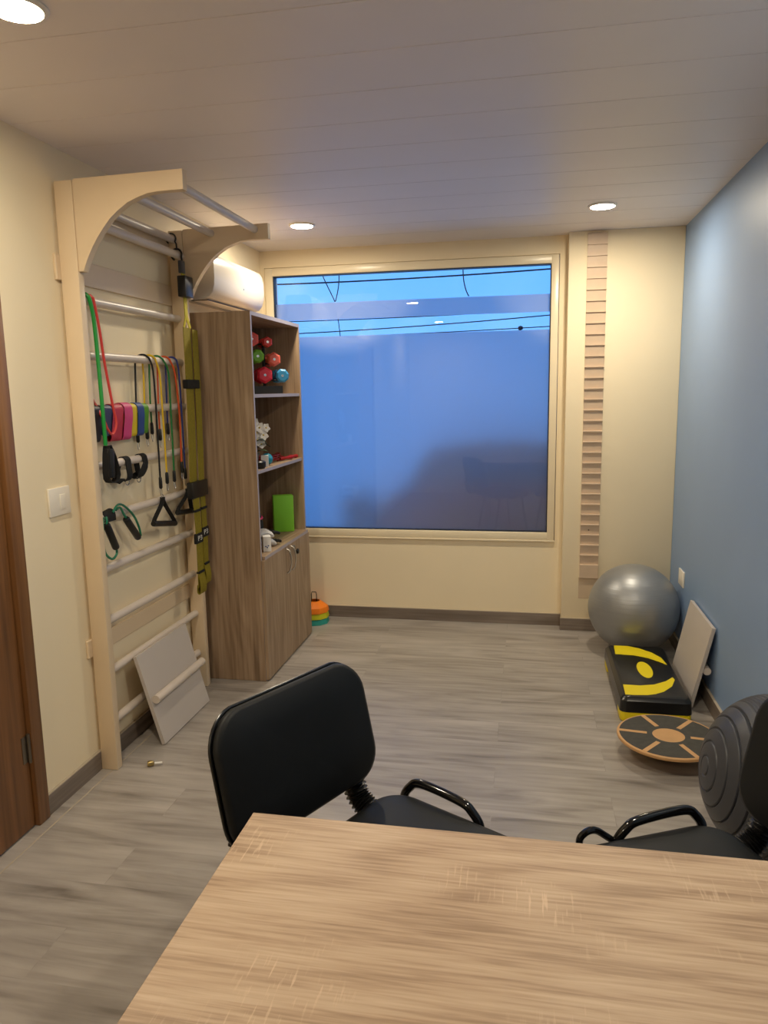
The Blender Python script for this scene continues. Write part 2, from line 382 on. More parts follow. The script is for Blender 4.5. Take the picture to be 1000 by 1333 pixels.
box(b, -0.16, WX0, 0, 0.2, 0, H); box(b, WX1, W + 0.16, 0, 0.2, 0, H); box(b, WX0, WX1, 0, 0.2, 0, WZ0); box(b, WX0, WX1, 0, 0.2, WZ1, H)
struct('wall_back', b, 'wall_paint')
b = NB(); box(b, 2.006, 2.675, -E_, 0.0, 0, H, 0.004, 2); struct('trim_2', b, 'wall_paint')    # boxed-out wall right of the window

# window
fr = NB()
g = 0.0
for x0, x1, z0, z1 in ((WX0 + .004, 0.088, WZ0 + .004, WZ1 - .004), (1.908, WX1 - .004, WZ0 + .004, WZ1 - .004), (0.086, 1.91, WZ0 + .004, 0.632), (0.086, 1.91, 2.336, WZ1 - .004)):
    box(fr, x0, x1, -0.012, 0.09, z0, z1, 0.004, 2)
wf = obj('window_1', fr, 'frame_paint'); wf['kind'] = 'structure'
b = NB(); 
for x0, x1, z0, z1 in ((0.086, 0.094, .63, 2.338), (1.902, 1.91, .63, 2.338), (.094, 1.902, .63, .637), (.094, 1.902, 2.331, 2.338)):
    box(b, x0, x1, 0.0, 0.05, z0, z1)
obj('gasket', b, mat('gasket', rgb(30, 40, 60), 0.5), wf)
b = NB(); box(b, 0.09, 1.906, 0.020, 0.026, 0.634, 2.334); obj('glass_pane', b, 'clear_glass', wf)
b = NB(); box(b, 0.09, 1.906, 0.0275, 0.0305, 0.634, 1.938); obj('frosted_film', b, 'frosted_film', wf)
b = NB(); box(b, 0.09, 1.906, 0.0275, 0.0305, 2.048, 2.157); obj('frosted_film', b, 'frosted_film', wf)
b = NB(); box(b, WX0, WX1, -0.016, 0.0, WZ0 - 0.008, WZ0 + 0.004, 0.003, 2); obj('window_sill', b, 'frame_paint', wf)

# skirting
def skirt(name, x0, x1, y0, y1, wmat):
    b = NB(); box(b, x0, x1, y0, y1, 0.0006, 0.079); s = struct(name, b, wmat)
    b = NB(); box(b, x0, x1, y0, y1, 0.079, 0.083); obj('cap_strip', b, 'grout', s)
skirt('baseboard_left', 0, 0.012, -2.62, 0.0, 'skirt_wood')
skirt('baseboard_back', 0.012, 2.006, -0.012, 0.0, 'skirt_wood_x')
skirt('baseboard_pilaster', 2.0, W - 0.012, -E_ - 0.012, -E_, 'skirt_wood_x')
skirt('baseboard_right', W - 0.012, W, YB, -E_, 'skirt_wood')

# door in the left wall
b = NB()
box(b, -0.10, 0.02, -2.685, -2.622, 0.0006, 2.13, 0.004, 2); box(b, -0.10, 0.02, -3.64, -3.562, 0.0006, 2.13, 0.004, 2); box(b, -0.10, 0.02, -3.562, -2.70, 2.055, 2.13, 0.004, 2)
d1 = obj('door_1', b, 'casing_wood'); d1['kind'] = 'structure'
b = NB(); box(b, -0.045, 0.002, -3.558, -2.688, 0.006, 2.052, 0.002, 1); lf = obj('door_leaf', b, 'door_wood', d1)
for zc in (0.31, 1.72):
    b = NB(); tube(b, [(0.008, -2.690, zc - 0.055), (0.008, -2.690, zc + 0.055)], 0.007, 12); box(b, 0.0021, 0.004, -2.72, -2.692, zc - .05, zc + .05); obj('hinge', b, 'hinge_metal', d1)
b = NB(); tube(b, [(-0.014, -3.48, 1.0), (0.04, -3.48, 1.0), (0.05, -3.47, 1.0), (0.05, -3.36, 1.0)], 0.009, 10); box(b, -0.013, -0.006, -3.5, -3.46, 0.9, 1.08, .002, 1); obj('door_handle', b, 'steel', d1)

# ------------------------------------------------------------------ ceiling downlights
lamp_where = ['left downlight in front of the window', 'right downlight near the slatted strip and blue wall', 'left downlight nearest the photographer, at the upper left corner',
              'right downlight above the table', 'rear downlight behind the photographer, reflected in the window glass']
for (x, y), lb in zip(LAMPS, lamp_where):
    t = thing('ceiling_light', 'round white ' + lb, 'ceiling light', (x, y, H), 0, 'round recessed downlights')
    M = Matrix.Translation((x, y, 0))
    b = NB(); lathe(b, [(0.060, H - 0.0005), (0.074, H - 0.0005), (0.075, H - 0.004), (0.070, H - 0.008), (0.0615, H - 0.009), (0.0612, H - 0.0005)], 40, M, False); obj('trim_ring', b, 'white_plastic', t)
    b = NB(); lathe(b, [(0, H - 0.0075), (0.0608, H - 0.0075)], 40, M, False)
    f = obj('diffuser', b, 'lamp_diffuser', t)
    for p in f.data.polygons: 
        if p.normal.z > 0: p.flip()

# ------------------------------------------------------------------ wall bars (stall bars with overhead bars)
wb = thing('wall_bars', 'cream painted wooden wall bars with curved overhead pull-up bars on the left wall', 'wall bars', (0.04, -1.8, 0))
YN0, YN1, YF0, YF1 = -2.26, -2.222, -1.345, -1.307
for y0, y1 in ((YN0, YN1), (YF0, YF1)):
    b = NB(); box(b, 0.012, 0.086, y0, y1, 0.001, 2.368, 0.003, 2); obj('post', b, 'bar_paint', wb)
    poly = [(0.094, 2.372), (0.531, 2.378), (0.531, 2.306), (0.431, 2.306), (0.39, 2.302), (0.354, 2.292), (0.308, 2.275), (0.265, 2.250), (0.232, 2.222), (0.202, 2.190), (0.175, 2.157), (0.152, 2.124), (0.132, 2.090), (0.116, 2.058), (0.109, 2.038), (0.088, 2.038), (0.088, 2.366)]
    b = NB(); prism(b, poly, y0 + 0.002, y1 - 0.002, axis=1, bev=0.0015, seg=1); obj('bracket', b, 'bar_paint', wb)
for z in (1.945, 1.730, 1.510, 1.285, 1.070, 0.852, 0.630, 0.413, 0.193):
    b = NB(); tube(b, [(0.040, YN1 - 0.01, z), (0.040, YF0 + 0.01, z)], 0.018, 16); obj('rung', b, 'rung_paint', wb)
for x, z in ((0.463, 2.352), (0.238, 2.345), (0.040, 2.325), (0.075, 2.245)):
    b = NB(); tube(b, [(x, YN1 - 0.01, z), (x, YF0 + 0.01, z)], 0.018, 16); obj('rung', b, 'rung_paint', wb)
for z0, z1 in ((2.009, 2.105), (0.50, 0.574), ):
    b = NB(); box(b, 0.0005, 0.0125, -2.285, -1.29, z0, z1, 0.002, 1); obj('back_rail', b, 'bar_paint', wb)
b = NB(); box(b, 0.0005, 0.0125, -2.22, -1.34, 2.25, 2.35, 0.002, 1); obj('back_rail', b, 'bar_paint', wb)

# things hung on the bars -------------------------------------------------
RX, RR = 0.040, 0.018
def over(y0, z, y1, r):          # points that carry a tube over the rung at height z, from the wall side to the room side
    out = []
    for i in range(7):
        a = PI - PI * i / 6
        out.append((RX + (RR + r) * math.cos(a), y0 + (y1 - y0) * i / 6, z + (RR + r) * math.sin(a)))
    return out
def carabiner(bm, p, l=0.035):
    x, y, z = p
    pts = [(x, y - 0.006, z), (x, y - 0.007, z - l * .6), (x, y, z - l), (x, y + 0.007, z - l * .6), (x, y + 0.006, z)]
    tube(bm, pts, 0.0016, 6, True, 4)
def loop_tube(color, label, zr, back, top0, top1, front, name='resistance_tube', zend_b=True):
    r = 0.0045
    pts = list(reversed(back)) if back else []
    pts = pts + over(top0, zr, top1, r) + front
    t = thing(name, label, 'resistance band', (RX, top1, zr), 0, 'resistance tubes hung on the wall bars')
    b = NB(); tube(b, pts, r, 8, False, 3); obj('tube', b, color, t)
    for e in ([front[-1]] if not (back and zend_b) else [front[-1], back[-1]]):
        b = NB(); x, y, z = e; lathe(b, [(0.0045, 0.012), (0.0075, 0.006), (0.0085, -0.02), (0.0085, -0.04), (0.005, -0.046)], 10, Matrix.Translation(e)); s = obj('end_sleeve', b, 'black_plastic', t)
        b = NB(); carabiner(b, (x, y, z - 0.045)); obj('clip', b, 'steel', s)
    return t
FX = 0.066
loop_tube('tube_black', 'black resistance tube draped over the bar, leftmost of the clipped tubes', 1.73,
          [(0.018, -1.765, 1.66), (0.016, -1.772, 1.53), (0.016, -1.777, 1.40)], -1.755, -1.705,
          [(FX, -1.688, 1.68), (FX, -1.682, 1.528), (FX, -1.685, 1.345), (FX, -1.686, 1.175)])
loop_tube('tube_yellow', 'yellow resistance tube draped over the bar beside the black tube', 1.73,
          [(0.018, -1.69, 1.66), (0.016, -1.695, 1.53), (0.016, -1.69, 1.41)], -1.690, -1.650,
          [(FX, -1.625, 1.66), (FX, -1.621, 1.487), (FX, -1.619, 1.333), (FX, -1.619, 1.19)])
loop_tube('tube_dkgreen', 'dark green resistance tube draped over the bar between yellow and orange tubes', 1.73,
          [(0.018, -1.635, 1.66), (0.016, -1.64, 1.53), (0.016, -1.64, 1.43)], -1.625, -1.572,
          [(FX, -1.535, 1.67), (FX, -1.537, 1.484), (FX, -1.540, 1.327), (FX, -1.543, 1.19)])
loop_tube('tube_orange', 'orange-red resistance tube draped over the bar beside the blue tube', 1.73,
          [(0.018, -1.555, 1.66), (0.016, -1.563, 1.5), (0.016, -1.564, 1.395)], -1.550, -1.502,
          [(FX, -1.468, 1.67), (FX, -1.446, 1.481), (FX, -1.450, 1.321), (FX, -1.455, 1.225)])
loop_tube('tube_blue', 'dark blue resistance tube draped over the bar, rightmost of the clipped tubes', 1.73,
          [(0.018, -1.47, 1.66), (0.016, -1.475, 1.53), (0.016, -1.48, 1.42)], -1.465, -1.432,
          [(FX, -1.424, 1.66), (FX, -1.421, 1.438), (FX, -1.421, 1.319), (FX, -1.421, 1.19)])
# green tube with a foam handle on the upper bar
t = thing('resistance_tube', 'bright green resistance tube with black foam handle hanging from the upper bar beside the post', 'resistance band', (0.04, -2.17, 1.945))
b = NB(); tube(b, [(0.017, -2.205, 1.70), (0.017, -2.20, 1.88)] + over(-2.19, 1.945, -2.165, 0.008) + [(0.068, -2.150, 1.874), (0.074, -2.151, 1.709), (0.086, -2.166, 1.525), (0.086, -2.164, 1.37)], 0.008, 10, False, 3); obj('tube', b, 'tube_green', t)
b = NB(); FX_ = FX; FX = 0.084
ribbon(b, [(FX + .004, -2.160, 1.368), (FX + .006, -2.175, 1.32), (FX + .006, -2.18, 1.235), (FX + .014, -2.15, 1.218), (FX + .016, -2.115, 1.245), (FX + .012, -2.13, 1.32), (FX + .004, -2.148, 1.368)], (1, 0, 0), 0.03, 0.004, False, 3); hs = obj('handle_strap', b, 'black_fabric', t)
b = NB(); lathe(b, [(0.0, 0.0), (0.017, 0.003), (0.019, 0.02), (0.019, 0.105), (0.016, 0.12), (0, 0.122)], 14, along((FX + .010, -2.156, 1.235), (0, 0.02, 1))); obj('foam_grip', b, 'black_plastic', t); FX = FX_
# red tube loop
b = NB(); r = 0.0055
tube(b, [(0.021, -2.157, 1.845), (0.012, -2.150, 1.755), (0.012, -2.138, 1.649), (0.016, -2.138, 1.57), (0.03, -2.145, 1.56), (0.075, -2.15, 1.48), (0.083, -2.135, 1.435), (0.083, -2.10, 1.412), (0.083, -2.065, 1.455), (0.078, -2.073, 1.523), (0.066, -2.093, 1.71), (0.066, -2.110, 1.832)] + list(reversed(over(-2.150, 1.945, -2.132, r))), r, 8, True, 3)
single('resistance_loop', b, 'tube_red', 'red tube loop hanging over the upper bar beside the green tube', 'resistance band', base=(0.04, -2.14, 1.945))
# mini loop bands on the third bar
def mini_loop(y_top, y_bot, w, length, off, color, label, skew=0.0):
    b = NB(); z = 1.51; pts = []
    rr = RR + 0.003 + off
    for i in range(9):
        a = PI - PI * i / 8
        pts.append((RX + rr * math.cos(a) if i else RX - RR - 0.003 - off * 0.2, y_top, z + rr * math.sin(a)))
    pts[-1] = (RX + rr, y_top, z)
    for k in (0.25, 0.5, 0.75, 0.92): pts.append((RX + rr * (1 - 0.45 * k) + off * 0.6, y_top + (y_bot - y_top) * k, z - length * k))
    pts.append((RX + rr * 0.3, y_bot, z - length)); 
    for k in (0.92, 0.6, 0.3): pts.append((RX - RR - 0.001 + 0.010 * k, y_top + (y_bot - y_top) * k + skew * k, z - length * k))
    ribbon(b, pts, (0, 1, 0), w, 0.002, True, 3)
    single('mini_loop_band', b, color, label, 'resistance band', 'flat mini loop bands on the wall bar', base=(RX, y_top, z))
mini_loop(-2.165, -2.185, 0.075, 0.125, 0.002, 'loop_black', 'black flat loop band, leftmost on the wall bar behind the green tube')
mini_loop(-2.085, -2.060, 0.070, 0.105, 0.000, 'loop_slate', 'slate blue flat loop band folded on the bar behind the red loop')
mini_loop(-2.010, -2.030, 0.080, 0.130, 0.004, 'loop_red', 'red flat loop band on the bar left of the pink band')
mini_loop(-1.935, -1.950, 0.065, 0.130, 0.008, 'loop_pink', 'magenta pink flat loop band hanging between red and yellow bands')
mini_loop(-1.885, -1.885, 0.060, 0.120, 0.003, 'loop_yellow', 'yellow flat loop band hanging between pink and blue bands')
mini_loop(-1.825, -1.825, 0.055, 0.120, 0.006, 'loop_blue', 'blue flat loop band hanging between yellow and green bands')
mini_loop(-1.770, -1.775, 0.050, 0.112, 0.001, 'loop_green', 'lime green flat loop band, rightmost of the flat bands')
# ankle straps
def ankle(y0, y1, label, lean):
    t = thing('ankle_strap', label, 'ankle strap', (RX, y0, 1.285), 0, 'black ankle straps with metal rings')
    b = NB(); z = 1.285; pts = [(0.024, y0 - lean, z - 0.075), (0.0195, y0 - lean * .5, z - 0.03)]
    for i in range(7):
        a = PI - PI * i / 6; pts.append((RX + (RR + 0.003) * math.cos(a), y0, z + (RR + 0.003) * math.sin(a)))
    pts += [(0.0625, y0, z - 0.03), (0.062, y1 + 0.005, z - 0.065), (0.050, y1, z - 0.082), (0.034, y1 - 0.01, z - 0.08)]
    ribbon(b, pts, (0, 1, 0), 0.042, 0.004, True, 3); obj('strap', b, 'black_fabric', t)
    b = NB(); tube(b, [(0.050 + 0.0, y1 + 0.016 * math.cos(a), z - 0.090 + 0.014 * math.sin(a)) for a in [2 * PI * i / 12 for i in range(12)]], 0.002, 6, True, 2); obj('ring', b, 'steel', t)
ankle(-1.955, -1.955, 'black ankle strap with metal ring, left one on the wall bar', 0.05)
ankle(-1.81, -1.855, 'black ankle strap with metal ring, right one on the wall bar', 0.0)
# black stirrup handles hanging from the tubes
def stirrup(y, ztop, label, yl, yr, zl, zr_):
    x = 0.072
    t = thing('band_handle', label, 'exercise handle', (x, y, ztop), 0, 'black triangular handles')
    b = NB(); ribbon(b, [(x, y - 0.004, ztop), (x, y - 0.012, ztop - 0.03), (x, yl + 0.004, zl + 0.02), (x, yl, zl)], (1, 0, 0), 0.022, 0.003, False, 3)
    ribbon(b, [(x, y + 0.004, ztop), (x, y + 0.012, ztop - 0.03), (x, yr - 0.004, zr_ + 0.02), (x, yr, zr_)], (1, 0, 0), 0.022, 0.003, False, 3); obj('webbing', b, 'black_fabric', t)
    d = Vector((0, yr - yl, zr_ - zl)); L_ = d.length
    b = NB(); lathe(b, [(0, -0.012), (0.013, -0.010), (0.014, 0.0), (0.014, L_), (0.013, L_ + 0.010), (0, L_ + 0.012)], 14, along((x, yl, zl), d)); obj('grip', b, 'black_plastic', t)
    b = NB(); tube(b, [(x, y + 0.008 * math.cos(a), ztop + 0.004 + 0.008 * math.sin(a)) for a in [2 * PI * i / 10 for i in range(10)]], 0.0022, 6, True, 2); obj('ring', b, 'steel', t)
stirrup(-1.688, 1.090, 'black triangular handle clipped under the black tube', -1.782, -1.585, 0.978, 0.945)
stirrup(-1.418, 1.095, 'black triangular handle clipped under the blue tube, partly behind the olive straps', -1.535, -1.385, 0.990, 0.975)
# figure-eight tube with two foam handles
t = thing('figure_eight_band', 'green figure-eight tube band with two black foam handles on the wall bar', 'resistance band', (RX, -2.1, 1.07))
x = 0.068
b = NB(); tube(b, [(0.063, -2.11, 1.085), (x, -2.075, 1.112), (x, -2.024, 1.098), (x, -1.954, 1.045), (x, -1.915, 0.985), (x, -1.905, 0.945)], 0.005, 8, False, 4)
tube(b, [(0.062, -2.085, 1.09), (x, -2.06, 1.098), (x, -2.035, 1.065), (x, -2.015, 1.043)], 0.005, 8, False, 4)
tube(b, [(x, -2.113, 0.935), (x, -2.113, 0.907), (x, -2.15, 0.893), (x, -2.195, 0.925), (x, -2.205, 0.973), (x, -2.20, 1.04), (0.063, -2.185, 1.075)], 0.005, 8, False, 4)
tube(b, [(x, -2.172, 1.045), (x, -2.168, 1.06), (0.063, -2.165, 1.075)], 0.005, 8, False, 4); obj('tube', b, 'tube_teal', t)
for p0, p1 in (((x, -2.022, 1.045), (x, -1.925, 0.938)), ((x, -2.175, 1.047), (x, -2.112, 0.930))):
    d = Vector(p1) - Vector(p0); b = NB(); lathe(b, [(0, 0), (0.013, 0.002), (0.0155, 0.008), (0.0155, d.length - .008), (0.013, d.length - .002), (0, d.length)], 16, along(p0, d)); obj('foam_grip', b, 'black_plastic', t)
b = NB(); ribbon(b, [(0.0185, -2.13, 1.04), (0.017, -2.13, 1.07)] + [(RX + (RR + .004) * math.cos(a), -2.13 , 1.07 + (RR + .004) * math.sin(a)) for a in (PI, PI * .75, PI / 2, PI * .25, 0)] + [(0.063, -2.13, 1.05)], (0, 1, 0.15), 0.075, 0.005, False, 3); obj('centre_wrap', b, 'black_fabric', t)
# suspension trainer
t = thing('suspension_trainer', 'olive green suspension training straps with black buckles hanging at the right end of the bars', 'suspension trainer', (0.1, -1.39, 2.24))
x = 0.105
b = NB(); tube(b, [(0.075 + 0.027 * math.cos(a), -1.392, 2.245 + 0.027 * math.sin(a)) for a in [PI * 1.35 - i * PI * 1.5 / 8 for i in range(9)]] + [(0.103, -1.395, 2.21), (0.10, -1.40, 2.18)], 0.005, 8, False, 2); obj('hook', b, 'black_plastic', t)
b = NB(); box(b, 0.089, 0.109, -1.415, -1.375, 2.155, 2.215, 0.004, 2); obj('carabiner_block', b, mat('grey_block', rgb(70, 72, 80), 0.3), t)
b = NB(); ribbon(b, [(0.1, -1.39, 2.16), (0.102, -1.386, 2.135)], (0, 1, 0), 0.034, 0.004); obj('anchor_strap', b, 'olive_light', t)
b = NB(); ribbon(b, [(0.106, -1.390, 2.045), (0.108, -1.394, 1.95)], (0, 1, 0), 0.030, 0.005); obj('anchor_strap', b, 'olive_light', t)
b = NB()
ribbon(b, [(0.108, -1.392, 1.952), (0.110, -1.362, 1.895)], (0, 1, 0.3), 0.022, 0.004); ribbon(b, [(0.107, -1.396, 1.952), (0.107, -1.425, 1.892)], (0, 1, -0.3), 0.014, 0.004); obj('anchor_strap', b, 'olive_light', t)
b = NB(); box(b, 0.092, 0.135, -1.440, -1.352, 2.04, 2.14, 0.005, 2); obj('length_buckle', b, 'black_plastic', t)
def strap(ya, za, yb, zb, xo, w, mname='olive_strap', n='strap'):
    b = NB(); ribbon(b, [(xo, ya, za), (xo + 0.004, (ya + yb) / 2, (za + zb) / 2), (xo, yb, zb)], (0, 1, 0), w, 0.004, False, 4); return obj(n, b, mname, t)
strap(-1.397, 1.895, -1.425, 1.10, 0.108, 0.078); strap(-1.325, 1.89, -1.345, 1.10, 0.116, 0.060)
b = NB(); box(b, 0.098, 0.126, -1.458, -1.318, 1.598, 1.642, 0.004, 2); obj('keeper', b, 'black_fabric', t)
b = NB(); box(b, 0.096, 0.130, -1.478, -1.295, 1.048, 1.132, 0.005, 2); obj('adjuster_bar', b, 'black_plastic', t)
s1 = strap(-1.433, 1.06, -1.430, 0.585, 0.122, 0.066); s2 = strap(-1.338, 1.06, -1.345, 0.620, 0.114, 0.058)
for ya, z0, w, xo in ((-1.433, 0.985, 0.072, 0.122), (-1.338, 0.985, 0.064, 0.114), (-1.43, 0.665, 0.068, 0.122), (-1.342, 0.690, 0.060, 0.114)):
    b = NB(); box(b, xo - 0.007, xo + 0.010, ya - w / 2, ya + w / 2, z0 - 0.006, z0 + 0.006, 0.002, 1); obj('stitch_band', b, 'black_fabric', t)
for ya, zc, xo in ((-1.432, 0.842, 0.122), (-1.340, 0.858, 0.114)):
    b = NB(); box(b, xo - 0.007, xo + 0.010, ya - 0.040, ya + 0.040, zc - 0.026, zc + 0.026, 0.003, 1); tg = obj('tag', b, 'black_fabric', t)
    cu = bpy.data.curves.new('tag_text', 'FONT'); cu.body = 'P3'; cu.size = 0.036; cu.extrude = 0.0004; cu.align_x = 'CENTER'; cu.align_y = 'CENTER'
    tmp = bpy.data.objects.new('tag_text_source', cu); me = bpy.data.meshes.new_from_object(tmp); me.name = 'tag_text'
    bpy.data.objects.remove(tmp); me.materials.clear(); me.materials.append(MATS['tag_white'])
    to = bpy.data.objects.new('tag_text', me); C.objects.link(to); to.parent = tg
    to.location = Vector((xo + 0.0106, ya, zc)) - t.location; to.rotation_euler = (PI / 2, 0, PI / 2); to.scale = (1.5, 1, 1)
for ya, z0, w, xo in ((-1.430, 0.60, 0.07, 0.122), (-1.345, 0.632, 0.06, 0.114)):
    b = NB(); ribbon(b, [(xo + 0.003, ya, z0 + 0.06), (xo + 0.014, ya, z0), (xo + 0.008, ya, z0 - 0.045), (xo - 0.006, ya, z0 - 0.04), (xo - 0.004, ya, z0)], (0, 1, 0), w, 0.003, False, 4); obj('foot_loop', b, 'olive_strap', t)
# hook over the top rung
b = NB(); tube(b, [(0.04 + 0.025 * math.cos(a), -1.37, 2.325 + 0.025 * math.sin(a)) for a in [PI * 1.3 - i * PI * 1.5 / 8 for i in range(9)]] + [(0.066, -1.37, 2.30), (0.068, -1.372, 2.27)], 0.004, 8, False, 2)
single('hook', b, 'black_plastic', 'small black hook over the top bar near the far post', 'hook', base=(0.04, -1.37, 2.34))

# ------------------------------------------------------------------ leaning boards with a tube across
def lean_board(p_bottom, p_top, y0, y1, tube_side, tube_t, label, yskew):
    """p_bottom, p_top: (x, z) of the lower and upper edge of the board's front face line"""
    t = thing('tilt_board', label, 'exercise board', (p_bottom[0], (y0 + y1) / 2, 0))
    d = Vector((p_top[0] - p_bottom[0], yskew, p_top[1] - p_bottom[1])); L_ = d.length; d.normalize()
    n = Vector((0, 1, 0)).cross(d).normalized()
    if n.x < 0: n = -n
    O = Vector((p_bottom[0], y0, p_bottom[1])); ey = Vector((0, 1, 0)); th = 0.018
    def pt(a, u, k): return O + ey * a + d * u + n * k
    b = NB(); w = y1 - y0
    loft(b, [[pt(0, 0, 0), pt(w, 0, 0), pt(w, 0, -th), pt(0, 0, -th)], [pt(0, L_, 0), pt(w, L_, 0), pt(w, L_, -th), pt(0, L_, -th)]])
    bmesh.ops.bevel(b, geom=b.edges[:], offset=0.0015, segments=1, affect='EDGES')
    obj('board', b, 'board_grey', t)
    k = 0.019 if tube_side > 0 else -th - 0.019
    b = NB(); tube(b, [pt(0.01, L_ * tube_t, k), pt(w + 0.012, L_ * tube_t + 0.0, k)], 0.019, 18); obj('tube_foot', b, 'rung_paint', t)
    return t
lean_board((0.178, 0.004), (0.086, 0.428), -2.015, -1.527, 1, 0.50, 'grey board with a round tube across, leaning on the lowest wall bars', -0.035)
lean_board((2.588, 0.010), (2.668, 0.425), -1.265, -0.775, 1, 0.47, 'grey board leaning against the blue wall behind the step platform', -0.03)

# ------------------------------------------------------------------ wall plates
t = thing('light_switch', 'white square light switch on the left wall between door and wall bars', 'light switch', (0, -2.382, 1.172))
b = NB(); box(b, 0.0003, 0.010, -2.447, -2.317, 1.118, 1.226, 0.003, 2); obj('plate', b, 'white_plastic', t)
b = NB(); box(b, 0.009, 0.014, -2.386, -2.352, 1.142, 1.198, 0.002, 2); obj('rocker', b, 'white_plastic', t)
t = thing('wall_socket', 'white socket plate on the blue wall above the leaning board', 'socket', (W, -0.452, 0.463))
b = NB(); box(b, W - 0.010, W - 0.0003, -0.52, -0.384, 0.416, 0.508, 0.003, 2); obj('plate', b, 'white_plastic', t)
for yy in (-0.485, -0.42):
    b = NB(); lathe(b, [(0, 0.0112), (0.018, 0.0112), (0.02, 0.0095)], 18, Matrix.Translation((W, yy, 0.462)) @ Matrix.Rotation(-PI / 2, 4, 'Y')); obj('outlet', b, 'white_plastic', t)

# ------------------------------------------------------------------ air conditioner
t = thing('air_conditioner', 'white split air conditioner on the left wall above the wooden cabinet', 'air conditioner', (0.0, -0.87, 2.05))
prof = [(0.0005, 2.285), (0.155, 2.285), (0.178, 2.277), (0.192, 2.255), (0.198, 2.22), (0.199, 2.16), (0.195, 2.12), (0.186, 2.085), (0.165, 2.062), (0.13, 2.052), (0.0005, 2.052)]
b = NB(); prism(b, prof, -1.235, -0.50, axis=1, bev=0.006, seg=2); obj('casing', b, 'ac_white', t, sharp=30)
b = NB(); box(b, 0.06, 0.135, -1.19, -0.545, 2.047, 2.053, 0.001, 1); obj('outlet_flap', b, 'white_plastic', t)
b = NB(); box(b, 0.05, 0.145, -1.2, -0.535, 2.049, 2.0525); obj('outlet_slot', b, 'ac_dark', t)
b = NB(); box(b, 0.19, 0.1915, -1.23, -0.505, 2.254, 2.256); obj('panel_seam', b, 'ac_dark', t)
b = NB(); lathe(b, [(0, 0.0), (0.005, 0.0), (0.005, 0.002), (0, 0.0022)], 12, Matrix.Translation((0.1975, -0.83, 2.145)) @ Matrix.Rotation(PI / 2, 4, 'Y')); obj('badge', b, 'steel', t)

# ------------------------------------------------------------------ cabinet
cb = thing('cabinet', 'tall grey-brown wooden cabinet with open shelves above two doors', 'cabinet', (0.21, -0.81, 0))
CX0, CX1, CY0, CY1, CH = 0.042, 0.378, -1.23, -0.39, 1.985
front = lambda n, c: n.x > 0.9
for y0, y1 in ((CY0, CY0 + 0.018), (CY1 - 0.018, CY1)):
    b = NB(); box(b, CX0, CX1, y0, y1, 0.002, CH); obj('side_panel', b, 'cab_wood_z', cb, m2='edge_band', pick=front)
yi0, yi1 = CY0 + 0.018, CY1 - 0.018
b = NB(); box(b, CX0, CX1, yi0, yi1, CH - 0.02, CH); obj('top_panel', b, 'cab_wood_y', cb, m2='edge_band', pick=front)
b = NB(); box(b, CX0, CX0 + 0.006, yi0, yi1, 0.06, CH - 0.02); obj('back_panel', b, 'cab_wood_z', cb)
for z in (1.565, 1.163):
    b = NB(); box(b, CX0 + 0.006, CX1 - 0.006, yi0, yi1, z - 0.018, z); obj('shelf', b, 'cab_wood_y', cb, m2='edge_band', pick=front)
b = NB(); box(b, CX0 + 0.006, CX1 + 0.018, yi0, yi1, 0.682, 0.700); obj('deck', b, 'cab_wood_y', cb, m2='edge_band', pick=front)
b = NB(); box(b, CX0 + 0.006, CX1 - 0.03, yi0, yi1, 0.002, 0.06); obj('plinth', b, 'cab_wood_y', cb)
ymid = (CY0 + CY1) / 2
for k, (y0, y1) in enumerate(((CY0 + 0.002, ymid - 0.0015), (ymid + 0.0015, CY1 - 0.002))):
    b = NB(); box(b, CX1 + 0.0005, CX1 + 0.0185, y0, y1, 0.010, 0.681, 0.001, 1); dr = obj('door', b, 'cab_wood_z', cb)
    yh = ymid + (0.045 if k else -0.04)
    b = NB(); xx = CX1 + 0.0185
    tube(b, [(xx, yh, 0.668), (xx + 0.016, yh, 0.655), (xx + 0.026, yh, 0.62), (xx + 0.028, yh, 0.595), (xx + 0.026, yh, 0.57), (xx + 0.016, yh, 0.535), (xx, yh, 0.522)], 0.0055, 8, False, 3); obj('handle', b, 'steel', dr)
    if k:
        b = NB(); lathe(b, [(0, 0.004), (0.012, 0.004), (0.013, 0)], 16, Matrix.Translation((xx, ymid + 0.105, 0.645)) @ Matrix.Rotation(PI / 2, 4, 'Y'))
        lathe(b, [(0, 0.03), (0.011, 0.029), (0.016, 0.024), (0.016, 0.016), (0.006, 0.012), (0.005, 0.003)], 14, Matrix.Translation((xx, ymid + 0.105, 0.622)) @ Matrix.Rotation(PI / 2, 4, 'Y')); obj('key_lock', b, 'black_plastic', dr)
# contents: dumbbell stand and dumbbells
AX = Vector((0.5, -0.866, 0.0)); PE = Vector((0.866, 0.5, 0.0))
def dumbbell(p, r, color, label, hexa=True):
    p = Vector(p); seg = 6 if hexa else 8; L_ = 0.05; G = 0.10
    t = thing('dumbbell', label, 'dumbbell', tuple(p - AX * 0.1), 0, 'coloured hexagonal dumbbells on the top shelf')
    for s in (0, 1):
        o = p - AX * (s * (L_ + G)); b = NB()
        lathe(b, [(0, 0), (r * 0.72, 0.0), (r, -0.008), (r, -L_ + 0.008), (r * 0.72, -L_), (0, -L_)], seg, along(o, AX)); obj('head', b, color, t, sharp=20)
    b = NB(); lathe(b, [(0.013, -L_ + .002), (0.0155, -L_ - 0.05), (0.013, -L_ - G - .002)], 12, along(p, AX)); obj('grip', b, color, t)
    b = NB(); lathe(b, [(0, 0.0006), (0.008, 0.0006), (0.008, -0.0005)], 12, along(p, AX)); obj('badge', b, 'steel', t)
def dsh(p): return (p[0] - 0.033, p[1] + 0.10, p[2] + 0.002)
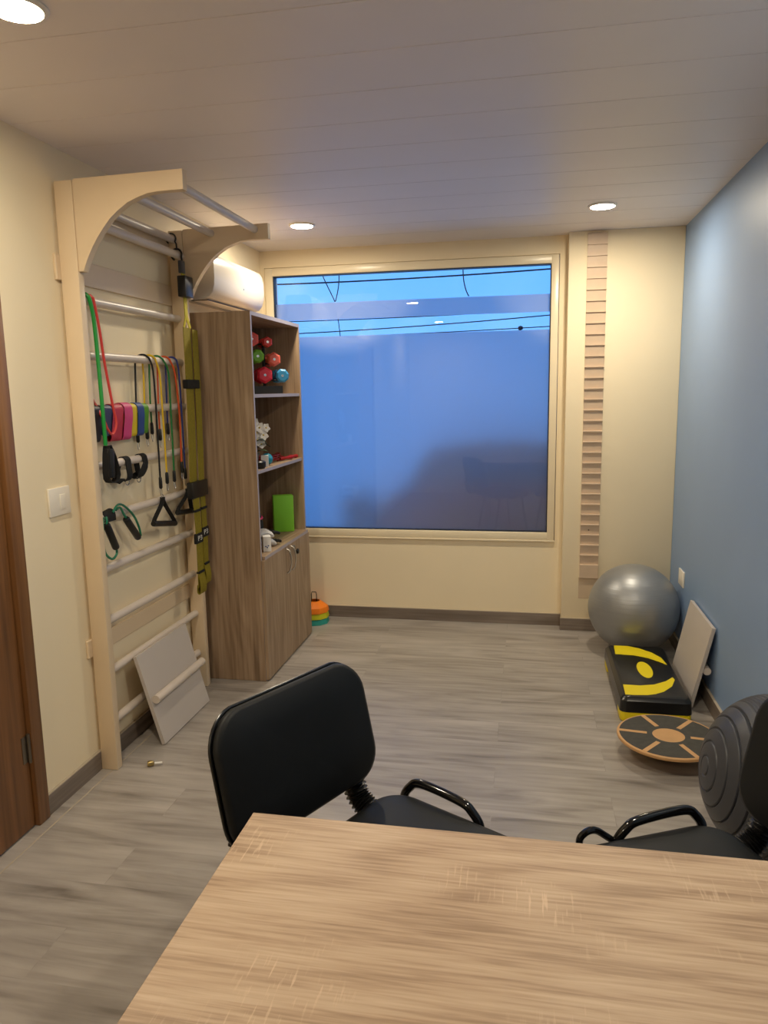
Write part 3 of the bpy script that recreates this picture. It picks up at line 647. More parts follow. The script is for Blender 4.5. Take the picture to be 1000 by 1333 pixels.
dumbbell(dsh((0.236, -0.852, 1.877)), 0.046, 'dumb_coral', 'coral dumbbell, top left of the shelf, half behind the cabinet side')
dumbbell(dsh((0.315, -0.806, 1.861)), 0.032, 'dumb_red', 'small red dumbbell at the top right of the stack')
dumbbell(dsh((0.262, -0.834, 1.780)), 0.040, 'dumb_green', 'green dumbbell at the left of the middle row', False)
dumbbell(dsh((0.346, -0.789, 1.762)), 0.042, 'dumb_salmon', 'salmon orange dumbbell at the right of the middle row')
dumbbell(dsh((0.295, -0.817, 1.672)), 0.050, 'dumb_pink', 'large raspberry pink dumbbell at the left of the bottom row')
dumbbell(dsh((0.385, -0.766, 1.667)), 0.041, 'dumb_blue', 'blue dumbbell at the right of the bottom row', False)
# stand: two stepped black frames with arms carrying the handles
t = thing('dumbbell_rack', 'black triangular dumbbell stand on the top shelf', 'dumbbell rack', (0.24, -0.68, 1.565))
base_c = Vector((0.275, -0.70, 0)) - AX * 0.03
ped = [dsh(p) for p in ((0.236, -0.852, 1.877), (0.315, -0.806, 1.861), (0.262, -0.834, 1.780), (0.346, -0.789, 1.762), (0.295, -0.817, 1.672), (0.385, -0.766, 1.667))]
cen_d = Vector((sum(p[0] for p in ped) / 6, sum(p[1] for p in ped) / 6, 0)) - AX * 0.10
us = [((Vector(p) - AX * 0.10) - cen_d).dot(PE) for p in ped]; u0 = sum(us) / 6
for s in (-0.022, 0.022):
    o = cen_d + AX * s
    def q(u, z): return o + PE * u + Vector((0, 0, z))
    b = NB(); tube(b, [q(u0, 1.573), q(u0, 1.87)], 0.006, 8); obj('upright', b, 'black_plastic', t)
    for p, u in zip(ped, us):
        z = p[2] - 0.0225; sg = 1 if u > u0 else -1
        b = NB(); tube(b, [q(u0, z), q(u, z), q(u + sg * 0.018, z + 0.008), q(u + sg * 0.024, z + 0.022)], 0.005, 8, False, 3); obj('arm', b, 'black_plastic', t)
    b = NB(); tube(b, [q(u0 - 0.09, 1.572), q(u0 + 0.09, 1.572)], 0.0065, 8); obj('foot_bar', b, 'black_plastic', t)
o = cen_d
b = NB(); c0 = o + AX * 0.112
pl = [c0 + PE * -0.09 + Vector((0, 0, 1.5655)), c0 + PE * 0.085 + Vector((0, 0, 1.5655)), c0 + PE * 0.085 + Vector((0, 0, 1.61)), c0 + PE * -0.085 + Vector((0, 0, 1.61))]
loft(b, [[v + AX * 0.005 for v in pl], [v - AX * 0.005 for v in pl]]); obj('foot', b, 'black_plastic', t)

# middle shelf: orchid, small white box, turquoise ball, skipping rope, dark pot
SZ = 1.163
t = thing('orchid', 'white flowering orchid with dark leaves in a grey pot on the middle shelf', 'plant', (0.235, -0.95, SZ))
b = NB(); lathe(b, [(0, 0.001), (0.032, 0.001), (0.045, 0.07), (0.047, 0.075), (0.041, 0.075), (0.038, 0.06), (0, 0.06)], 20, Matrix.Translation((0.245, -0.95, SZ))); obj('pot', b, 'pot_grey', t)
b = NB(); st = [(0.245, -0.95, SZ + 0.06), (0.232, -0.95, SZ + 0.16), (0.245, -0.995, SZ + 0.235), (0.265, -0.985, SZ + 0.26), (0.285, -0.975, SZ + 0.245)]; tube(b, st, 0.003, 6, False, 4); obj('stem', b, 'leaf', t)
for ang, ln, rise in ((-70, 0.10, 0.05), (-20, 0.12, 0.03), (30, 0.11, 0.06), (100, 0.09, 0.05), (-120, 0.08, 0.07), (5, 0.09, 0.09)):
    b = NB(); a = R(ang); d = Vector((math.cos(a), math.sin(a), 0)); s = Vector((-d.y, d.x, 0)); rings = []
    for i in range(8):
        k = i / 7; w = 0.022 * math.sin(PI * min(1, 0.12 + k * 0.88)) + 0.001; c = Vector((0.245, -0.95, SZ + 0.065)) + d * ln * k + Vector((0, 0, rise * math.sin(k * 2.4)))
        rings.append([c + s * w, c + Vector((0, 0, -0.004)), c - s * w, c + Vector((0, 0, 0.0005))])
    loft(b, rings); obj('leaf', b, 'leaf', t)
for fx, fy, fz, yaw, sc in [(a0 + 0.012, a1 + 0.06, a2, a3, a4 * 0.98) for a0, a1, a2, a3, a4 in ((0.262, -1.02, 1.405, -50, 1), (0.285, -1.005, 1.378, -40, 1.1), (0.270, -1.01, 1.35, -60, 1), (0.295, -0.975, 1.335, -35, 1.1), (0.27, -1.01, 1.31, -55, 1.15), (0.305, -0.955, 1.375, -30, 0.9), (0.285, -0.985, 1.285, -50, 0.9))]:
    M = Matrix.Translation((fx, fy, fz)) @ Matrix.Rotation(R(yaw), 4, 'Z') @ Matrix.Rotation(PI / 2 - 0.2, 4, 'Y'); b = NB()
    for k in range(5):
        a = 2 * PI * k / 5; rings = []
        for i in range(6):
            u = i / 5; w = 0.015 * sc * math.sin(PI * min(1, .1 + u * .88)) + 0.0008; c = Vector((math.cos(a), math.sin(a), 0)) * 0.030 * sc * u + Vector((0, 0, 0.008 * u * u)); s = Vector((-math.sin(a), math.cos(a), 0))
            rings.append([M @ (c + s * w), M @ (c + Vector((0, 0, -.001))), M @ (c - s * w), M @ (c + Vector((0, 0, .001)))])
        loft(b, rings)
    fo = obj('flower', b, 'petal', t)
    b = NB(); lathe(b, [(0, 0.008), (0.004, 0.006), (0.005, 0.0), (0, -0.002)], 8, M); obj('stamen', b, 'stamen', fo)
def rotbox(bm, c, d, hx, hy, z0, z1, bev=0.0, seg=2):
    """box turned about z: d is the direction of its local -y face (towards the viewer)"""
    a = math.atan2(d[1], d[0]) + PI / 2
    b2 = NB(); box(b2, -hx, hx, -hy, hy, z0, z1, bev, seg); bmesh.ops.transform(b2, matrix=Matrix.Translation((c[0], c[1], 0)) @ Matrix.Rotation(a, 4, 'Z'), verts=b2.verts[:])
    me = bpy.data.meshes.new('tmp'); b2.to_mesh(me); b2.free(); bm.from_mesh(me); bpy.data.meshes.remove(me)
b = NB(); rotbox(b, (0.335, -0.985), (0.3, -1), 0.020, 0.012, SZ + 0.0005, SZ + 0.064, 0.001, 1)
single('small_box', b, 'paper_white', 'small white upright carton beside the turquoise ball on the middle shelf', 'box', base=(0.335, -0.985, SZ))
b = NB(); bmesh.ops.create_uvsphere(b, u_segments=28, v_segments=18, radius=0.034, matrix=Matrix.Translation((0.315, -0.895, SZ + 0.0345)))
single('massage_ball', b, 'turquoise', 'turquoise ball on the middle shelf beside the orchid', 'ball', base=(0.315, -0.895, SZ))
b = NB(); lathe(b, [(0, 0.0005), (0.03, 0.0005), (0.036, 0.01), (0.036, 0.035), (0.028, 0.042), (0, 0.042)], 18, Matrix.Translation((0.335, -1.075, SZ)))
single('dark_tub', b, 'black_plastic', 'small dark round tub at the near end of the middle shelf', 'container', base=(0.335, -1.075, SZ))
t = thing('skipping_rope', 'red skipping rope coiled at the far end of the middle shelf', 'skipping rope', (0.27, -0.66, SZ))
b = NB(); pts = []
for i in range(40):
    a = i * 2 * PI / 12; rr = 1 + 0.12 * math.sin(i * 1.7); pts.append((0.245 + 0.055 * rr * math.cos(a), -0.67 + 0.13 * rr * math.sin(a), SZ + 0.004 + 0.0009 * i))
pts += [(0.30, -0.62, SZ + 0.03), (0.32, -0.58, SZ + 0.016)]
tube(b, pts, 0.0035, 7, False, 2); obj('cord', b, 'rope_red', t)
for p0, p1 in (((0.31, -0.65, SZ + 0.014), (0.35, -0.535, SZ + 0.014)), ((0.315, -0.50, SZ + 0.013), (0.352, -0.44, SZ + 0.013))):
    d = Vector(p1) - Vector(p0); b = NB(); lathe(b, [(0, 0), (0.008, 0.001), (0.011, 0.012), (0.009, d.length * .5), (0.0125, d.length - .01), (0.010, d.length), (0, d.length)], 12, along(p0, d)); obj('handle', b, 'rope_red', t)
# lower open shelf: block, bag, gloves, box
DZ = 0.7005
b = NB(); rotbox(b, (0.258, -0.478), (0.42, -0.91), 0.064, 0.034, DZ, DZ + 0.232, 0.006, 2)
single('yoga_block', b, 'block_green', 'lime green foam yoga block standing on the lower shelf', 'yoga block', base=(0.258, -0.478, DZ))
t = thing('drawstring_bag', 'black bag with a pink band on the lower shelf behind the gloves', 'bag', (0.19, -0.87, DZ))
b = NB(); lathe(b, [(0, 0.001), (0.062, 0.001), (0.074, 0.03), (0.072, 0.12), (0.060, 0.175), (0.042, 0.215), (0.05, 0.25), (0, 0.255)], 22, Matrix.Translation((0.19, -0.87, DZ))); obj('body', b, 'black_fabric', t)
b = NB(); M = Matrix.Translation((0.19, -0.87, DZ + 0.165)) @ Matrix.Rotation(0.25, 4, 'Y'); tube(b, [M @ Vector((0.069 * math.cos(a), 0.069 * math.sin(a), 0)) for a in [2 * PI * i / 24 for i in range(24)]], 0.006, 8, True); obj('pink_band', b, 'bag_pink', t)
def glove(c, yaw, label, mname):
    t = thing('exercise_glove', label, 'glove', (c[0], c[1], DZ), 0, 'black and white gloves on the lower shelf')
    M = Matrix.Translation(c) @ Matrix.Rotation(yaw, 4, 'Z')
    b = NB(); rings = []
    for i in range(9):
        k = i / 8; w = (0.028, 0.030, 0.030, 0.034, 0.040, 0.043, 0.042, 0.038, 0.030)[i]; hh = (0.016, 0.018, 0.02, 0.022, 0.024, 0.024, 0.022, 0.02, 0.012)[i]
        rings.append([M @ Vector((k * 0.10 - 0.05, w * math.cos(a), hh + hh * math.sin(a) + 0.008 * math.sin(k * 5))) for a in [2 * PI * j / 14 for j in range(14)]])
    loft(b, rings); obj('palm', b, mname, t)
    for j in range(4):
        b = NB(); y0 = -0.030 + 0.019 * j; tube(b, [M @ Vector((0.04, y0, 0.024)), M @ Vector((0.062, y0 * 1.1, 0.024)), M @ Vector((0.078, y0 * 1.15, 0.018)), M @ Vector((0.083, y0 * 1.15, 0.013))], [0.0095, 0.0095, 0.009, 0.006], 8); obj('finger', b, 'black_fabric', t)
    b = NB(); tube(b, [M @ Vector((-0.01, 0.034, 0.02)), M @ Vector((0.015, 0.052, 0.02)), M @ Vector((0.032, 0.056, 0.016))], [0.012, 0.011, 0.008], 8); obj('thumb', b, 'black_fabric', t)
glove((0.305, -0.965, DZ + 0.056), 1.0, 'white and black exercise glove lying on top of the other glove', 'glove_white')
glove((0.312, -0.94, DZ + 0.0005), 1.25, 'white and black exercise glove lying on the lower shelf under the other', 'glove_white')
t = thing('white_box', 'small white box with a blue mark at the near front of the lower shelf', 'box', (0.352, -1.06, DZ))
b = NB(); rotbox(b, (0.352, -1.06), (0.45, -0.9), 0.022, 0.03, DZ, DZ + 0.085, 0.001, 1); obj('carton', b, 'paper_white', t)
b = NB(); 
dd = Vector((0.45, -0.9, 0)).normalized(); pp = Vector((dd.y * -1, dd.x, 0)); c = Vector((0.352, -1.06, 0)) + dd * 0.0303
for k, (u, z) in enumerate(((-0.008, 0.03), (0.0, 0.024), (0.006, 0.033))):
    m_ = c + pp * u; lathe(b, [(0, 0.0004), (0.004, 0.0004), (0.004, 0)], 10, along((m_.x, m_.y, DZ + z), dd))
obj('printed_mark', b, 'paper_blue', t)

# stack of marker cones on a wire carrier, in the corner behind the cabinet
def cone(z, color, label, h=0.036, top=0.046):
    t = thing('marker_cone', label, 'marker cone', (0.345, -0.15, z), 0, 'stacked coloured marker cones behind the cabinet')
    b = NB(); M = Matrix.Translation((0.345, -0.15, z)) @ Matrix.Rotation(0.35, 4, 'Z')
    lathe(b, [(0.100, 0.0), (0.100, 0.008), (0.097, 0.024), (0.094, h), (top, h + 0.036), (0.040, h + 0.038), (0.040, h + 0.034), (top - 0.004, h + 0.031), (0.089, h - 0.004), (0.095, 0.0)], 10, M); obj('shell', b, color, t, sharp=25)
cone(0.001, 'cone_teal', 'teal marker cone at the bottom of the stack behind the cabinet')
cone(0.041, 'cone_lime', 'yellow-green marker cone in the middle of the stack')
cone(0.081, 'cone_orange', 'orange marker cone on top of the stack in the corner')
t = thing('cone_carrier', 'dark wire carrier handle standing up from the marker cones', 'carrier', (0.345, -0.15, 0))
b = NB(); z = 0.15; tube(b, [(0.327, -0.15, 0.004), (0.327, -0.15, 0.20), (0.331, -0.15, 0.214), (0.359, -0.15, 0.214), (0.363, -0.15, 0.20), (0.363, -0.15, 0.004)], 0.003, 8); obj('wire', b, 'black_plastic', t)
for z_ in (0.16,):
    b = NB(); lathe(b, [(0.012, 0.002), (0.030, 0.002), (0.030, 0.004), (0.012, 0.004)], 18, Matrix.Translation((0.345, -0.15, 0.0))); obj('base_plate', b, 'black_plastic', t)

# little door stop on the floor
t = thing('door_stop', 'small metal door stop with white tip lying on the floor by the wall bars', 'door stop', (0.21, -2.2, 0))
b = NB(); lathe(b, [(0, 0), (0.011, 0.001), (0.013, 0.01), (0.010, 0.024), (0.006, 0.028), (0, 0.03)], 14, along((0.195, -2.21, 0.0135), (1, 0.4, 0.0))); obj('body', b, 'brass', t)
b = NB(); tube(b, [(0.222, -2.199, 0.0125), (0.252, -2.187, 0.0115)], 0.005, 8); obj('tip', b, 'paper_white', t)

# ------------------------------------------------------------------ slatted strip on the boxed-out wall
t = thing('slatted_strip', 'tall narrow strip of pinkish wooden slats on the wall right of the window', 'wall strip', (2.173, -E_, 0.355))
b = NB(); n = 32; z0, z1 = 0.372, 2.484; p = (z1 - z0) / n; poly = [(-E_ - 0.0005, z0 - 0.016), (-E_ - 0.0005, z1)]
for i in range(n, 0, -1):
    zt = z0 + p * i; zb = zt - p
    poly += [(-E_ - 0.022, zt), (-E_ - 0.012, zt - 0.004), (-E_ - 0.006, zb + 0.007), (-E_ - 0.022, zb + 0.006)] if i > 1 else [(-E_ - 0.022, zt), (-E_ - 0.016, zb), (-E_ - 0.016, z0 - 0.016)]
prism(b, poly, 2.115, 2.231, axis=0); obj('slats', b, 'slat_wood', t, sharp=10)
for zz in (2.155, 0.671):
    b = NB(); lathe(b, [(0, 0.001), (0.004, 0.001), (0.005, -0.002)], 10, Matrix.Translation((2.166, -E_ - 0.0092, zz)) @ Matrix.Rotation(PI / 2, 4, 'X')); obj('screw', b, 'screw', t)
b = NB(); box(b, 2.112, 2.234, -E_ - 0.0015, -E_ - 0.0002, 0.217, 0.356); obj('backing_patch', b, mat('patch', rgb(206, 184, 156), 0.7), t)

# ------------------------------------------------------------------ gym ball, step, balance board, half ball
b = NB(); bmesh.ops.create_uvsphere(b, u_segments=96, v_segments=64, radius=0.262)
o = single('gym_ball', b, 'ball_silver', 'large silver grey gym ball in the corner by the blue wall', 'gym ball', sharp=80); o.location = (2.411, -0.420, 0.2625)
t = thing('step_platform', 'black aerobic step with yellow markings and yellow risers in front of the gym ball', 'step platform', (2.383, -1.06, 0))
SX0, SX1, SY0, SY1 = 2.222, 2.550, -1.452, -0.690
def taper(bm, c, hx0, hy0, z0, hx1, hy1, z1, r):
    loft(bm, [[(c[0] + x, c[1] + y, z) for x, y in rrect(2 * hx, 2 * hy, r, 5)] for hx, hy, z in ((hx0, hy0, z0), (hx0 - .003, hy0 - .003, z0 + (z1 - z0) * .75), (hx1, hy1, z1 - .004), (hx1 - .006, hy1 - .006, z1))])
cxy = ((SX0 + SX1) / 2, (SY0 + SY1) / 2); hx, hy = (SX1 - SX0) / 2, (SY1 - SY0) / 2
b = NB(); taper(b, cxy, hx, hy, 0.048, hx - 0.014, hy - 0.014, 0.121, 0.03)
obj('deck', b, 'step_black', t, sharp=30)
b = NB(); poly = []
for y0, y1 in ((SY0 + 0.003, SY0 + 0.14), (SY1 - 0.14, SY1 - 0.003)):
    b = NB(); prism(b, rrect(2 * hx - 0.006, y1 - y0, 0.025, 4, cxy[0], (y0 + y1) / 2), 0.0008, 0.056, axis=2, bev=0.004); obj('riser', b, 'step_yellow', t)
b = NB(); box(b, SX0 + 0.008, SX1 - 0.008, SY0 + 0.14, SY1 - 0.14, 0.03, 0.056); obj('underbody', b, 'step_black', t)
def decal(pts):
    b = NB(); P = [Vector((x, y, 0)) for x, y in pts]
    prism(b, [(v.x, v.y) for v in P], 0.1208, 0.1216, axis=2); obj('marking', b, 'step_yellow', t)
decal([(2.272, -0.715), (2.344, -0.712), (2.404, -0.745), (2.462, -0.805), (2.500, -0.885), (2.512, -0.986), (2.475, -0.941), (2.431, -0.896), (2.364, -0.863), (2.264, -0.855)])
decal([(2.253, -1.291), (2.334, -1.292), (2.403, -1.270), (2.468, -1.216), (2.508, -1.160), (2.513, -1.193), (2.484, -1.283), (2.434, -1.355), (2.391, -1.390), (2.351, -1.408), (2.295, -1.415), (2.249, -1.415)])
decal([(2.387 + 0.037 * math.cos(2 * PI * i / 32), -1.072 + 0.115 * math.sin(2 * PI * i / 32)) for i in range(32)])
bx, by, bz, br_ = 2.385, -1.765, 0.092, 0.212
t = thing('balance_board', 'round wooden balance board with dark grip segments on the floor before the step', 'balance board', (bx, by, 0))
Mb = Matrix.Translation((bx, by, 0))
b = NB(); lathe(b, [(0, bz - 0.016), (br_ - 0.004, bz - 0.016), (br_, bz - 0.012), (br_, bz - 0.003), (br_ - 0.003, bz), (0, bz)], 72, Mb); obj('disc', b, 'ply', t)
b = NB(); lathe(b, [(0.066, bz - 0.001), (0.066, bz + 0.0006), (br_ - 0.010, bz + 0.0006), (br_ - 0.010, bz - 0.001)], 72, Mb); obj('grip_surface', b, 'grip', t)
for k in range(6):
    a = R(-7 + 60 * k); d = Vector((math.cos(a), math.sin(a), 0)); s = Vector((-d.y, d.x, 0)); b = NB(); o = Vector((bx, by, 0))
    q = [o + d * 0.088 + s * 0.010, o + d * (br_ - 0.009) + s * 0.010, o + d * (br_ - 0.009) - s * 0.010, o + d * 0.088 - s * 0.010]
    loft(b, [[v + Vector((0, 0, bz)) for v in q], [v + Vector((0, 0, bz + 0.0012)) for v in q]]); obj('inlay', b, 'ply', t)
b = NB(); lathe(b, [(0, 0.0005), (0.03, 0.004), (0.06, 0.017), (0.08, 0.036), (0.09, 0.058), (0.092, bz - 0.015), (0, bz - 0.015)], 36, Mb); obj('dome_base', b, 'black_plastic', t)
# half ball leaning on its edge
t = thing('half_ball_trainer', 'dark grey ribbed half ball leaning on edge against the blue wall', 'balance trainer', (2.58, -2.45, 0))
tilt = R(9); axd = Vector((-math.cos(tilt), -0.06, math.sin(tilt))).normalized(); cen = Vector((2.588, -2.45, 0.286))
prof = []
Rm, Dm = 0.272, 0.225
for i in range(241):
    a = (PI / 2) * i / 240; rr = Rm * math.cos(a); zz = Dm * math.sin(a)
    ru = rr / Rm; dep = 0.0
    for c in (0.12, 0.30, 0.47, 0.63, 0.76):
        dep = max(dep, 0.007 * max(0, 1 - abs(ru - c) / 0.014))
    if ru > 0.83: dep = 0.0016 * (1 + math.sin(ru * 300))
    prof.append((max(0, rr - dep * math.cos(a) * 1.0) if i < 240 else 0, zz - dep * math.sin(a)))
b = NB(); lathe(b, prof, 72, along(cen, axd)); obj('dome', b, 'dome_rubber', t, sharp=60)
b = NB(); lathe(b, [(0.255, -0.028), (0.277, -0.024), (0.284, -0.010), (0.284, 0.004), (0.276, 0.010), (0.262, 0.006)], 72, along(cen, axd)); obj('base_rim', b, 'black_plastic', t)

# ------------------------------------------------------------------ table
tb = thing('table', 'light oak table in the foreground with bare top', 'table', (1.93, -4.02, 0))
TX0, TX1, TY0, TY1 = 1.242, 2.640, -4.40, -3.630
b = NB(); box(b, TX0, TX1, TY0, TY1, 0.715, 0.740, 0.0012, 1); obj('table_top', b, 'table_oak', tb)
for x0 in (TX0 + 0.06, TX1 - 0.085):
    b = NB(); box(b, x0, x0 + 0.025, TY0 + 0.05, TY1 - 0.05, 0.002, 0.715); obj('panel_leg', b, 'cab_wood_z', tb)
b = NB(); box(b, TX0 + 0.085, TX1 - 0.085, -4.03, -4.012, 0.35, 0.715); obj('modesty_panel', b, 'cab_wood_y', tb)

# ------------------------------------------------------------------ visitor chairs
def make_chair(loc, yaw, label, front_loop=0):
    """local +x is where the sitter faces"""
    t = thing('office_chair', label, 'chair', loc, yaw, 'black vinyl visitor chairs at the table')
    # seat
    b = NB(); rings = []
    for ins, z in ((0.012, 0.420), (0.0, 0.432), (0.0, 0.450), (0.006, 0.461), (0.022, 0.4675), (0.06, 0.470), (0.12, 0.4705)):
        rings.append([(x - 0.03, y, z - 0.012 * max(0, x - 0.1) / 0.12) for x, y in rrect(0.48 - 2 * ins, 0.56 - 2 * ins, max(0.02, 0.085 - ins), 8)])
    loft(b, rings); obj('seat', b, 'vinyl', t, world=False, sharp=50)
    b = NB(); prism(b, rrect(0.45, 0.54, 0.07, 8, -0.03), 0.405, 0.420, axis=2); obj('seat_shell', b, 'black_plastic', t, world=False)
    # backrest, curved pad leaning back
    tl = 0.235; xb = -0.376; zc = 0.663; Wb, Hb = 0.526, 0.328
    def bp(u, v, k):
        cx_ = -0.10 * (u ** 2) * 1.0 + 0.0                        # wraps forward at the sides
        x = xb - math.sin(tl) * v - (-0.28 * u * u) + k * math.cos(tl) ; z = zc + math.cos(tl) * v + k * math.sin(tl)
        return (x, u, z)
    def pad(bm, k0, k1, ins_edge, scale=1.0):
        outl = rrect(Wb * scale, Hb * scale, 0.085, 8)
        rings = []
        for s, k in ((0.0, k0), (0.14, k0), (0.5, k0), (0.94, k0), (0.985, k0 + (k1 - k0) * .2), (1.0, (k0 + k1) / 2), (0.985, k1 - (k1 - k0) * .2), (0.94, k1), (0.5, k1 + 0.004), (0.14, k1 + 0.006)):
            if s == 0: continue
            # upper edge arches a little
            rings.append([bp(u * s, v * s + (0.012 * (1 - (u / (Wb / 2)) ** 2) if v > 0 else 0) * s, k) for u, v in outl])
        loft(bm, rings)
    b = NB(); pad(b, 0.006, 0.036, 0); obj('backrest', b, 'vinyl', t, world=False, sharp=50)
    b = NB(); pad(b, -0.012, 0.004, 0, 0.985); obj('back_shell', b, 'black_plastic', t, world=False, sharp=50)
    outl = rrect(Wb, Hb, 0.085, 8); b = NB(); tube(b, [bp(u * 0.999, v * 0.999 + (0.012 * (1 - (u / (Wb / 2)) ** 2) if v > 0 else 0), 0.006) for u, v in outl], 0.0045, 8, True); obj('piping', b, 'piping', t, world=False)
    # uprights with bellows covers
    for s in (-1, 1):
        y_ = s * 0.20
        path = smooth_path([(-0.20, y_, 0.412), (-0.275, y_, 0.420), (-0.325, y_, 0.452), (-0.348, y_, 0.51), (-0.366, y_, 0.58), (-0.379, y_, 0.64)], False, 8)
        b = NB(); tube(b, path, 0.012, 10); up_ = obj('upright', b, 'black_gloss', t, world=False)
        fine = smooth_path([(-0.292, y_, 0.428), (-0.326, y_, 0.455), (-0.348, y_, 0.51), (-0.363, y_, 0.565)], False, 24)
        b = NB(); tube(b, fine, [0.031 + 0.004 * math.sin(i * 1.26) for i in range(len(fine))], 14); obj('bellows_cover', b, 'black_plastic', up_, world=False, sharp=60)
    # four tube legs and low side arms
    for s in (-1, 1):
        for x0, x1 in ((0.13, 0.19), (-0.13, -0.20)):
            b = NB(); tube(b, [(x0, s * 0.19, 0.405), (x1, s * 0.215, 0.012)], 0.011, 10)
            g = obj('leg', b, 'black_gloss', t, world=False)
            b = NB(); lathe(b, [(0, 0.0005), (0.014, 0.0005), (0.015, 0.012), (0.012, 0.02), (0, 0.02)], 12, Matrix.Translation((x1, s * 0.215, 0))); obj('leg_cap', b, 'black_plastic', g, world=False)
        y_ = s * 0.294
        pts = [(-0.13, s * 0.20, 0.396), (-0.205, s * 0.285, 0.402), (-0.235, y_, 0.435), (-0.215, y_, 0.474), (-0.175, y_, 0.496), (-0.05, y_, 0.488), (-0.012, y_, 0.470), (0.012, y_, 0.435), (0.0, s * 0.285, 0.402), (-0.06, s * 0.2, 0.396)]
        P = smooth_path(pts, False, 8); b = NB()
        rings = []; 
        tube(b, P, 0.0125, 12)
        if front_loop == s: tube(b, smooth_path([(0.012, y_, 0.435), (0.045, y_, 0.462), (0.075, y_, 0.482), (0.102, y_, 0.478), (0.116, y_, 0.455), (0.10, s * 0.285, 0.41), (0.02, s * 0.25, 0.398)], False, 6), 0.009, 10)
        obj('armrest', b, 'black_gloss', t, world=False)
    b = NB(); tube(b, [(0.0, -0.19, 0.398), (0.0, 0.19, 0.398)], 0.010, 10); tube(b, [(-0.16, -0.19, 0.404), (-0.16, 0.19, 0.404)], 0.010, 10); tube(b, [(0.14, -0.19, 0.404), (0.14, 0.19, 0.404)], 0.010, 10); tube(b, [(-0.16, -0.19, 0.404), (0.14, -0.19, 0.404)], 0.010, 10); tube(b, [(-0.16, 0.19, 0.404), (0.14, 0.19, 0.404)], 0.010, 10); obj('seat_frame', b, 'black_gloss', t, world=False)
    return t
make_chair((1.519, -3.382, 0), -0.476, 'black vinyl chair at the left end of the table, its whole backrest in view')
make_chair((2.141, -3.401, 0), 3.573, 'black vinyl chair at the right by the half ball, backrest cut by the frame', -1)

# ------------------------------------------------------------------ outside, behind the window
GZ = -0.25
b = NB(); box(b, -6, 8, 0.25, 5.2, GZ - 0.1, GZ); struct('pavement', b, 'asphalt')
t = thing('car', 'dark red vehicle with stepped roof outside, blurred behind the frosted window', 'car', (2.3, 1.2, GZ))
VY0, VY1 = 0.40, 2.05
b = NB(); prism(b, [(0.66, 0.05), (0.72, -0.02), (4.35, -0.02), (4.42, 0.10), (4.40, 0.70), (4.33, 0.92), (0.96, 0.90), (0.80, 0.84), (0.68, 0.70)], VY0, VY1, axis=1, bev=0.05, seg=3); obj('body', b, 'car_red', t)
roof = [(0.90, 0.88), (1.02, 1.10), (1.08, 1.165), (1.16, 1.18), (1.50, 1.198), (1.53, 1.21), (1.57, 1.226), (1.70, 1.230), (1.82, 1.215), (1.95, 1.20), (3.9, 1.19), (4.2, 1.05), (4.3, 0.90)]
b = NB(); prism(b, roof, VY0 + 0.03, VY1 - 0.03, axis=1, bev=0.03, seg=3); cabn = obj('cabin', b, 'car_grey', t)
for wx0, wx1, k in ((1.02, 1.62, 0.06), (1.70, 2.7, 0.0), (2.8, 3.9, 0.0)):
    b = NB(); prism(b, [(wx0, 0.93), (wx1, 0.93), (wx1, 1.10), (wx0 + k, 1.10)], VY0 + 0.024, VY0 + 0.06, axis=1); obj('side_window', b, 'car_glass', cabn)
for wx in (1.32, 3.7):
    for yy in (VY0 + 0.02, VY1 - 0.22):
        b = NB(); lathe(b, [(0, 0), (0.19, 0), (0.20, 0.03), (0.31, 0.03), (0.325, 0.06), (0.325, 0.16), (0.31, 0.19), (0, 0.19)], 32, Matrix.Translation((wx, yy, GZ + 0.326)) @ Matrix.Rotation(-PI / 2, 4, 'X')); obj('wheel', b, 'tyre', t)
t = thing('rubbish_bin', 'dark upright shape outside, left of the red car behind the frosted window', 'bin', (0.52, 0.60, GZ))
b = NB(); loft(b, [[(0.52 + x, 0.60 + y, z) for x, y in rrect(w, w * 0.9, 0.03, 4)] for w, z in ((0.20, GZ + 0.001), (0.24, GZ + 0.98))]); obj('body', b, 'bin_dark', t)
b = NB(); loft(b, [[(0.52 + x, 0.60 + y, z) for x, y in rrect(w, w * 0.9, 0.03, 4)] for w, z in ((0.26, GZ + 0.981), (0.26, GZ + 1.0), (0.2, GZ + 1.05))]); obj('lid', b, 'bin_dark', t)
def cable(p0, p1, sag, r, label):
    b = NB(); P0, P1 = Vector(p0), Vector(p1); pts = []
    for i in range(25):
        k = i / 24; pts.append(P0.lerp(P1, k) - Vector((0, 0, sag * 4 * k * (1 - k))))
    tube(b, pts, r, 6); single('overhead_cable', b, 'cable_black', label, 'cable', 'overhead cables outside the window', base=p0)
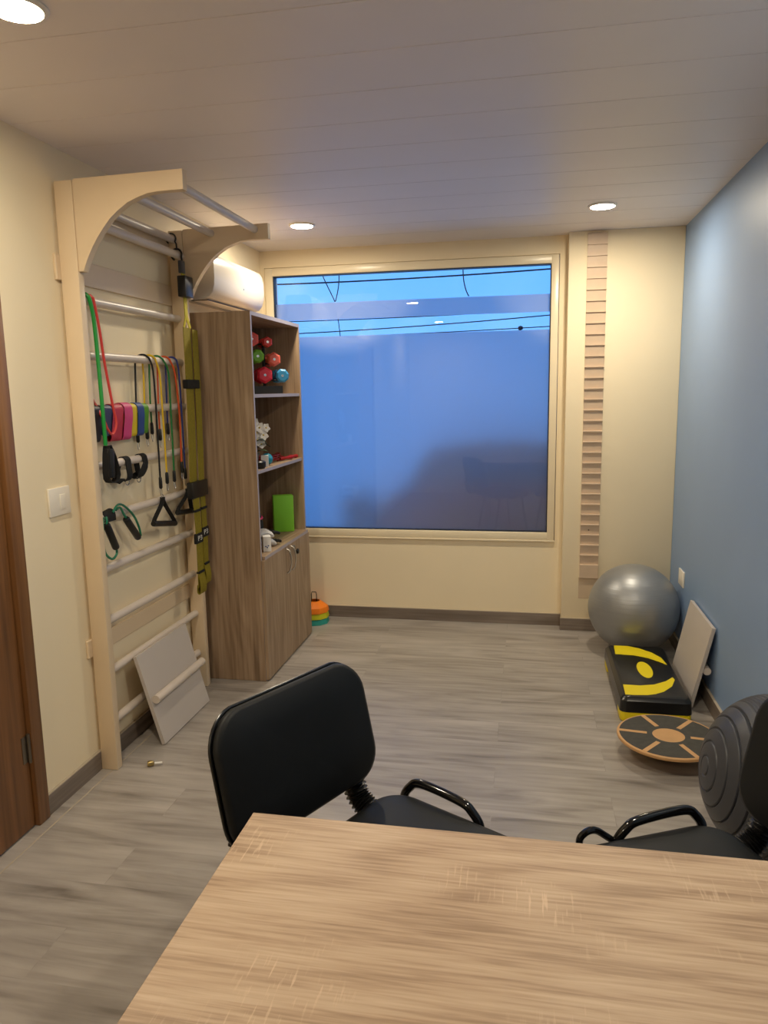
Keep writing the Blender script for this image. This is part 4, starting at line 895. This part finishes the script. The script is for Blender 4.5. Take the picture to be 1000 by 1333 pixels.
cable((-3.0, 3.2, 2.80), (5.5, 3.0, 2.95), 0.13, 0.008, 'thick black overhead cable across the top clear strip of the window')
cable((-3.0, 3.3, 2.90), (5.5, 3.1, 2.95), 0.10, 0.004, 'thin overhead cable just above the thick one in the top strip')
cable((-3.0, 3.2, 2.38), (5.5, 3.0, 2.52), 0.10, 0.005, 'overhead cable along the upper part of the lower clear strip')
cable((-3.0, 3.6, 2.24), (5.5, 3.5, 2.64), 0.13, 0.006, 'overhead cable rising to the right in the lower clear strip')
cable((-3.0, 3.3, 2.19), (5.5, 3.1, 2.36), 0.09, 0.005, 'lowest overhead cable just above the frosted glass')
b = NB(); tube(b, [(-0.42, 3.1, 2.86), (-0.40, 3.1, 2.78), (-0.30, 3.1, 2.57), (-0.28, 3.1, 2.53), (-0.262, 3.1, 2.575), (-0.235, 3.1, 2.70), (-0.224, 3.1, 2.86)], 0.006, 6, False, 4)
single('hanging_wire', b, 'cable_black', 'V-shaped loose wire hanging outside at the upper left of the window', 'cable', base=(-0.3, 3.1, 2.6))
b = NB(); tube(b, [(1.113, 3.203, 2.828), (1.113, 3.12, 2.90), (1.113, 2.95, 2.88), (1.113, 2.9, 2.77), (1.121, 2.9, 2.655), (1.145, 2.9, 2.56), (1.172, 2.9, 2.505)], 0.006, 6, False, 4)
single('hanging_wire', b, 'cable_black', 'short curved loose wire hanging outside at the upper right of the window', 'cable', base=(1.12, 3.1, 2.7))
b = NB(); tube(b, [(-0.272, 3.15, 2.42), (-0.262, 3.15, 2.34), (-0.243, 3.15, 2.16)], 0.005, 6, False, 4)
single('hanging_wire', b, 'cable_black', 'short straight wire crossing the lower clear strip at the left', 'cable', base=(-0.26, 3.15, 2.3))
b = NB(); lathe(b, [(0, -0.03), (0.02, -0.02), (0.024, 0), (0.016, 0.02), (0, 0.03)], 12, along((1.69, 3.189, 2.195), (1, 0, 0.1)))
single('cable_clamp', b, 'cable_black', 'small dark clamp on the lowest cable near the right edge of the window', 'clamp', base=(1.69, 3.189, 2.195))
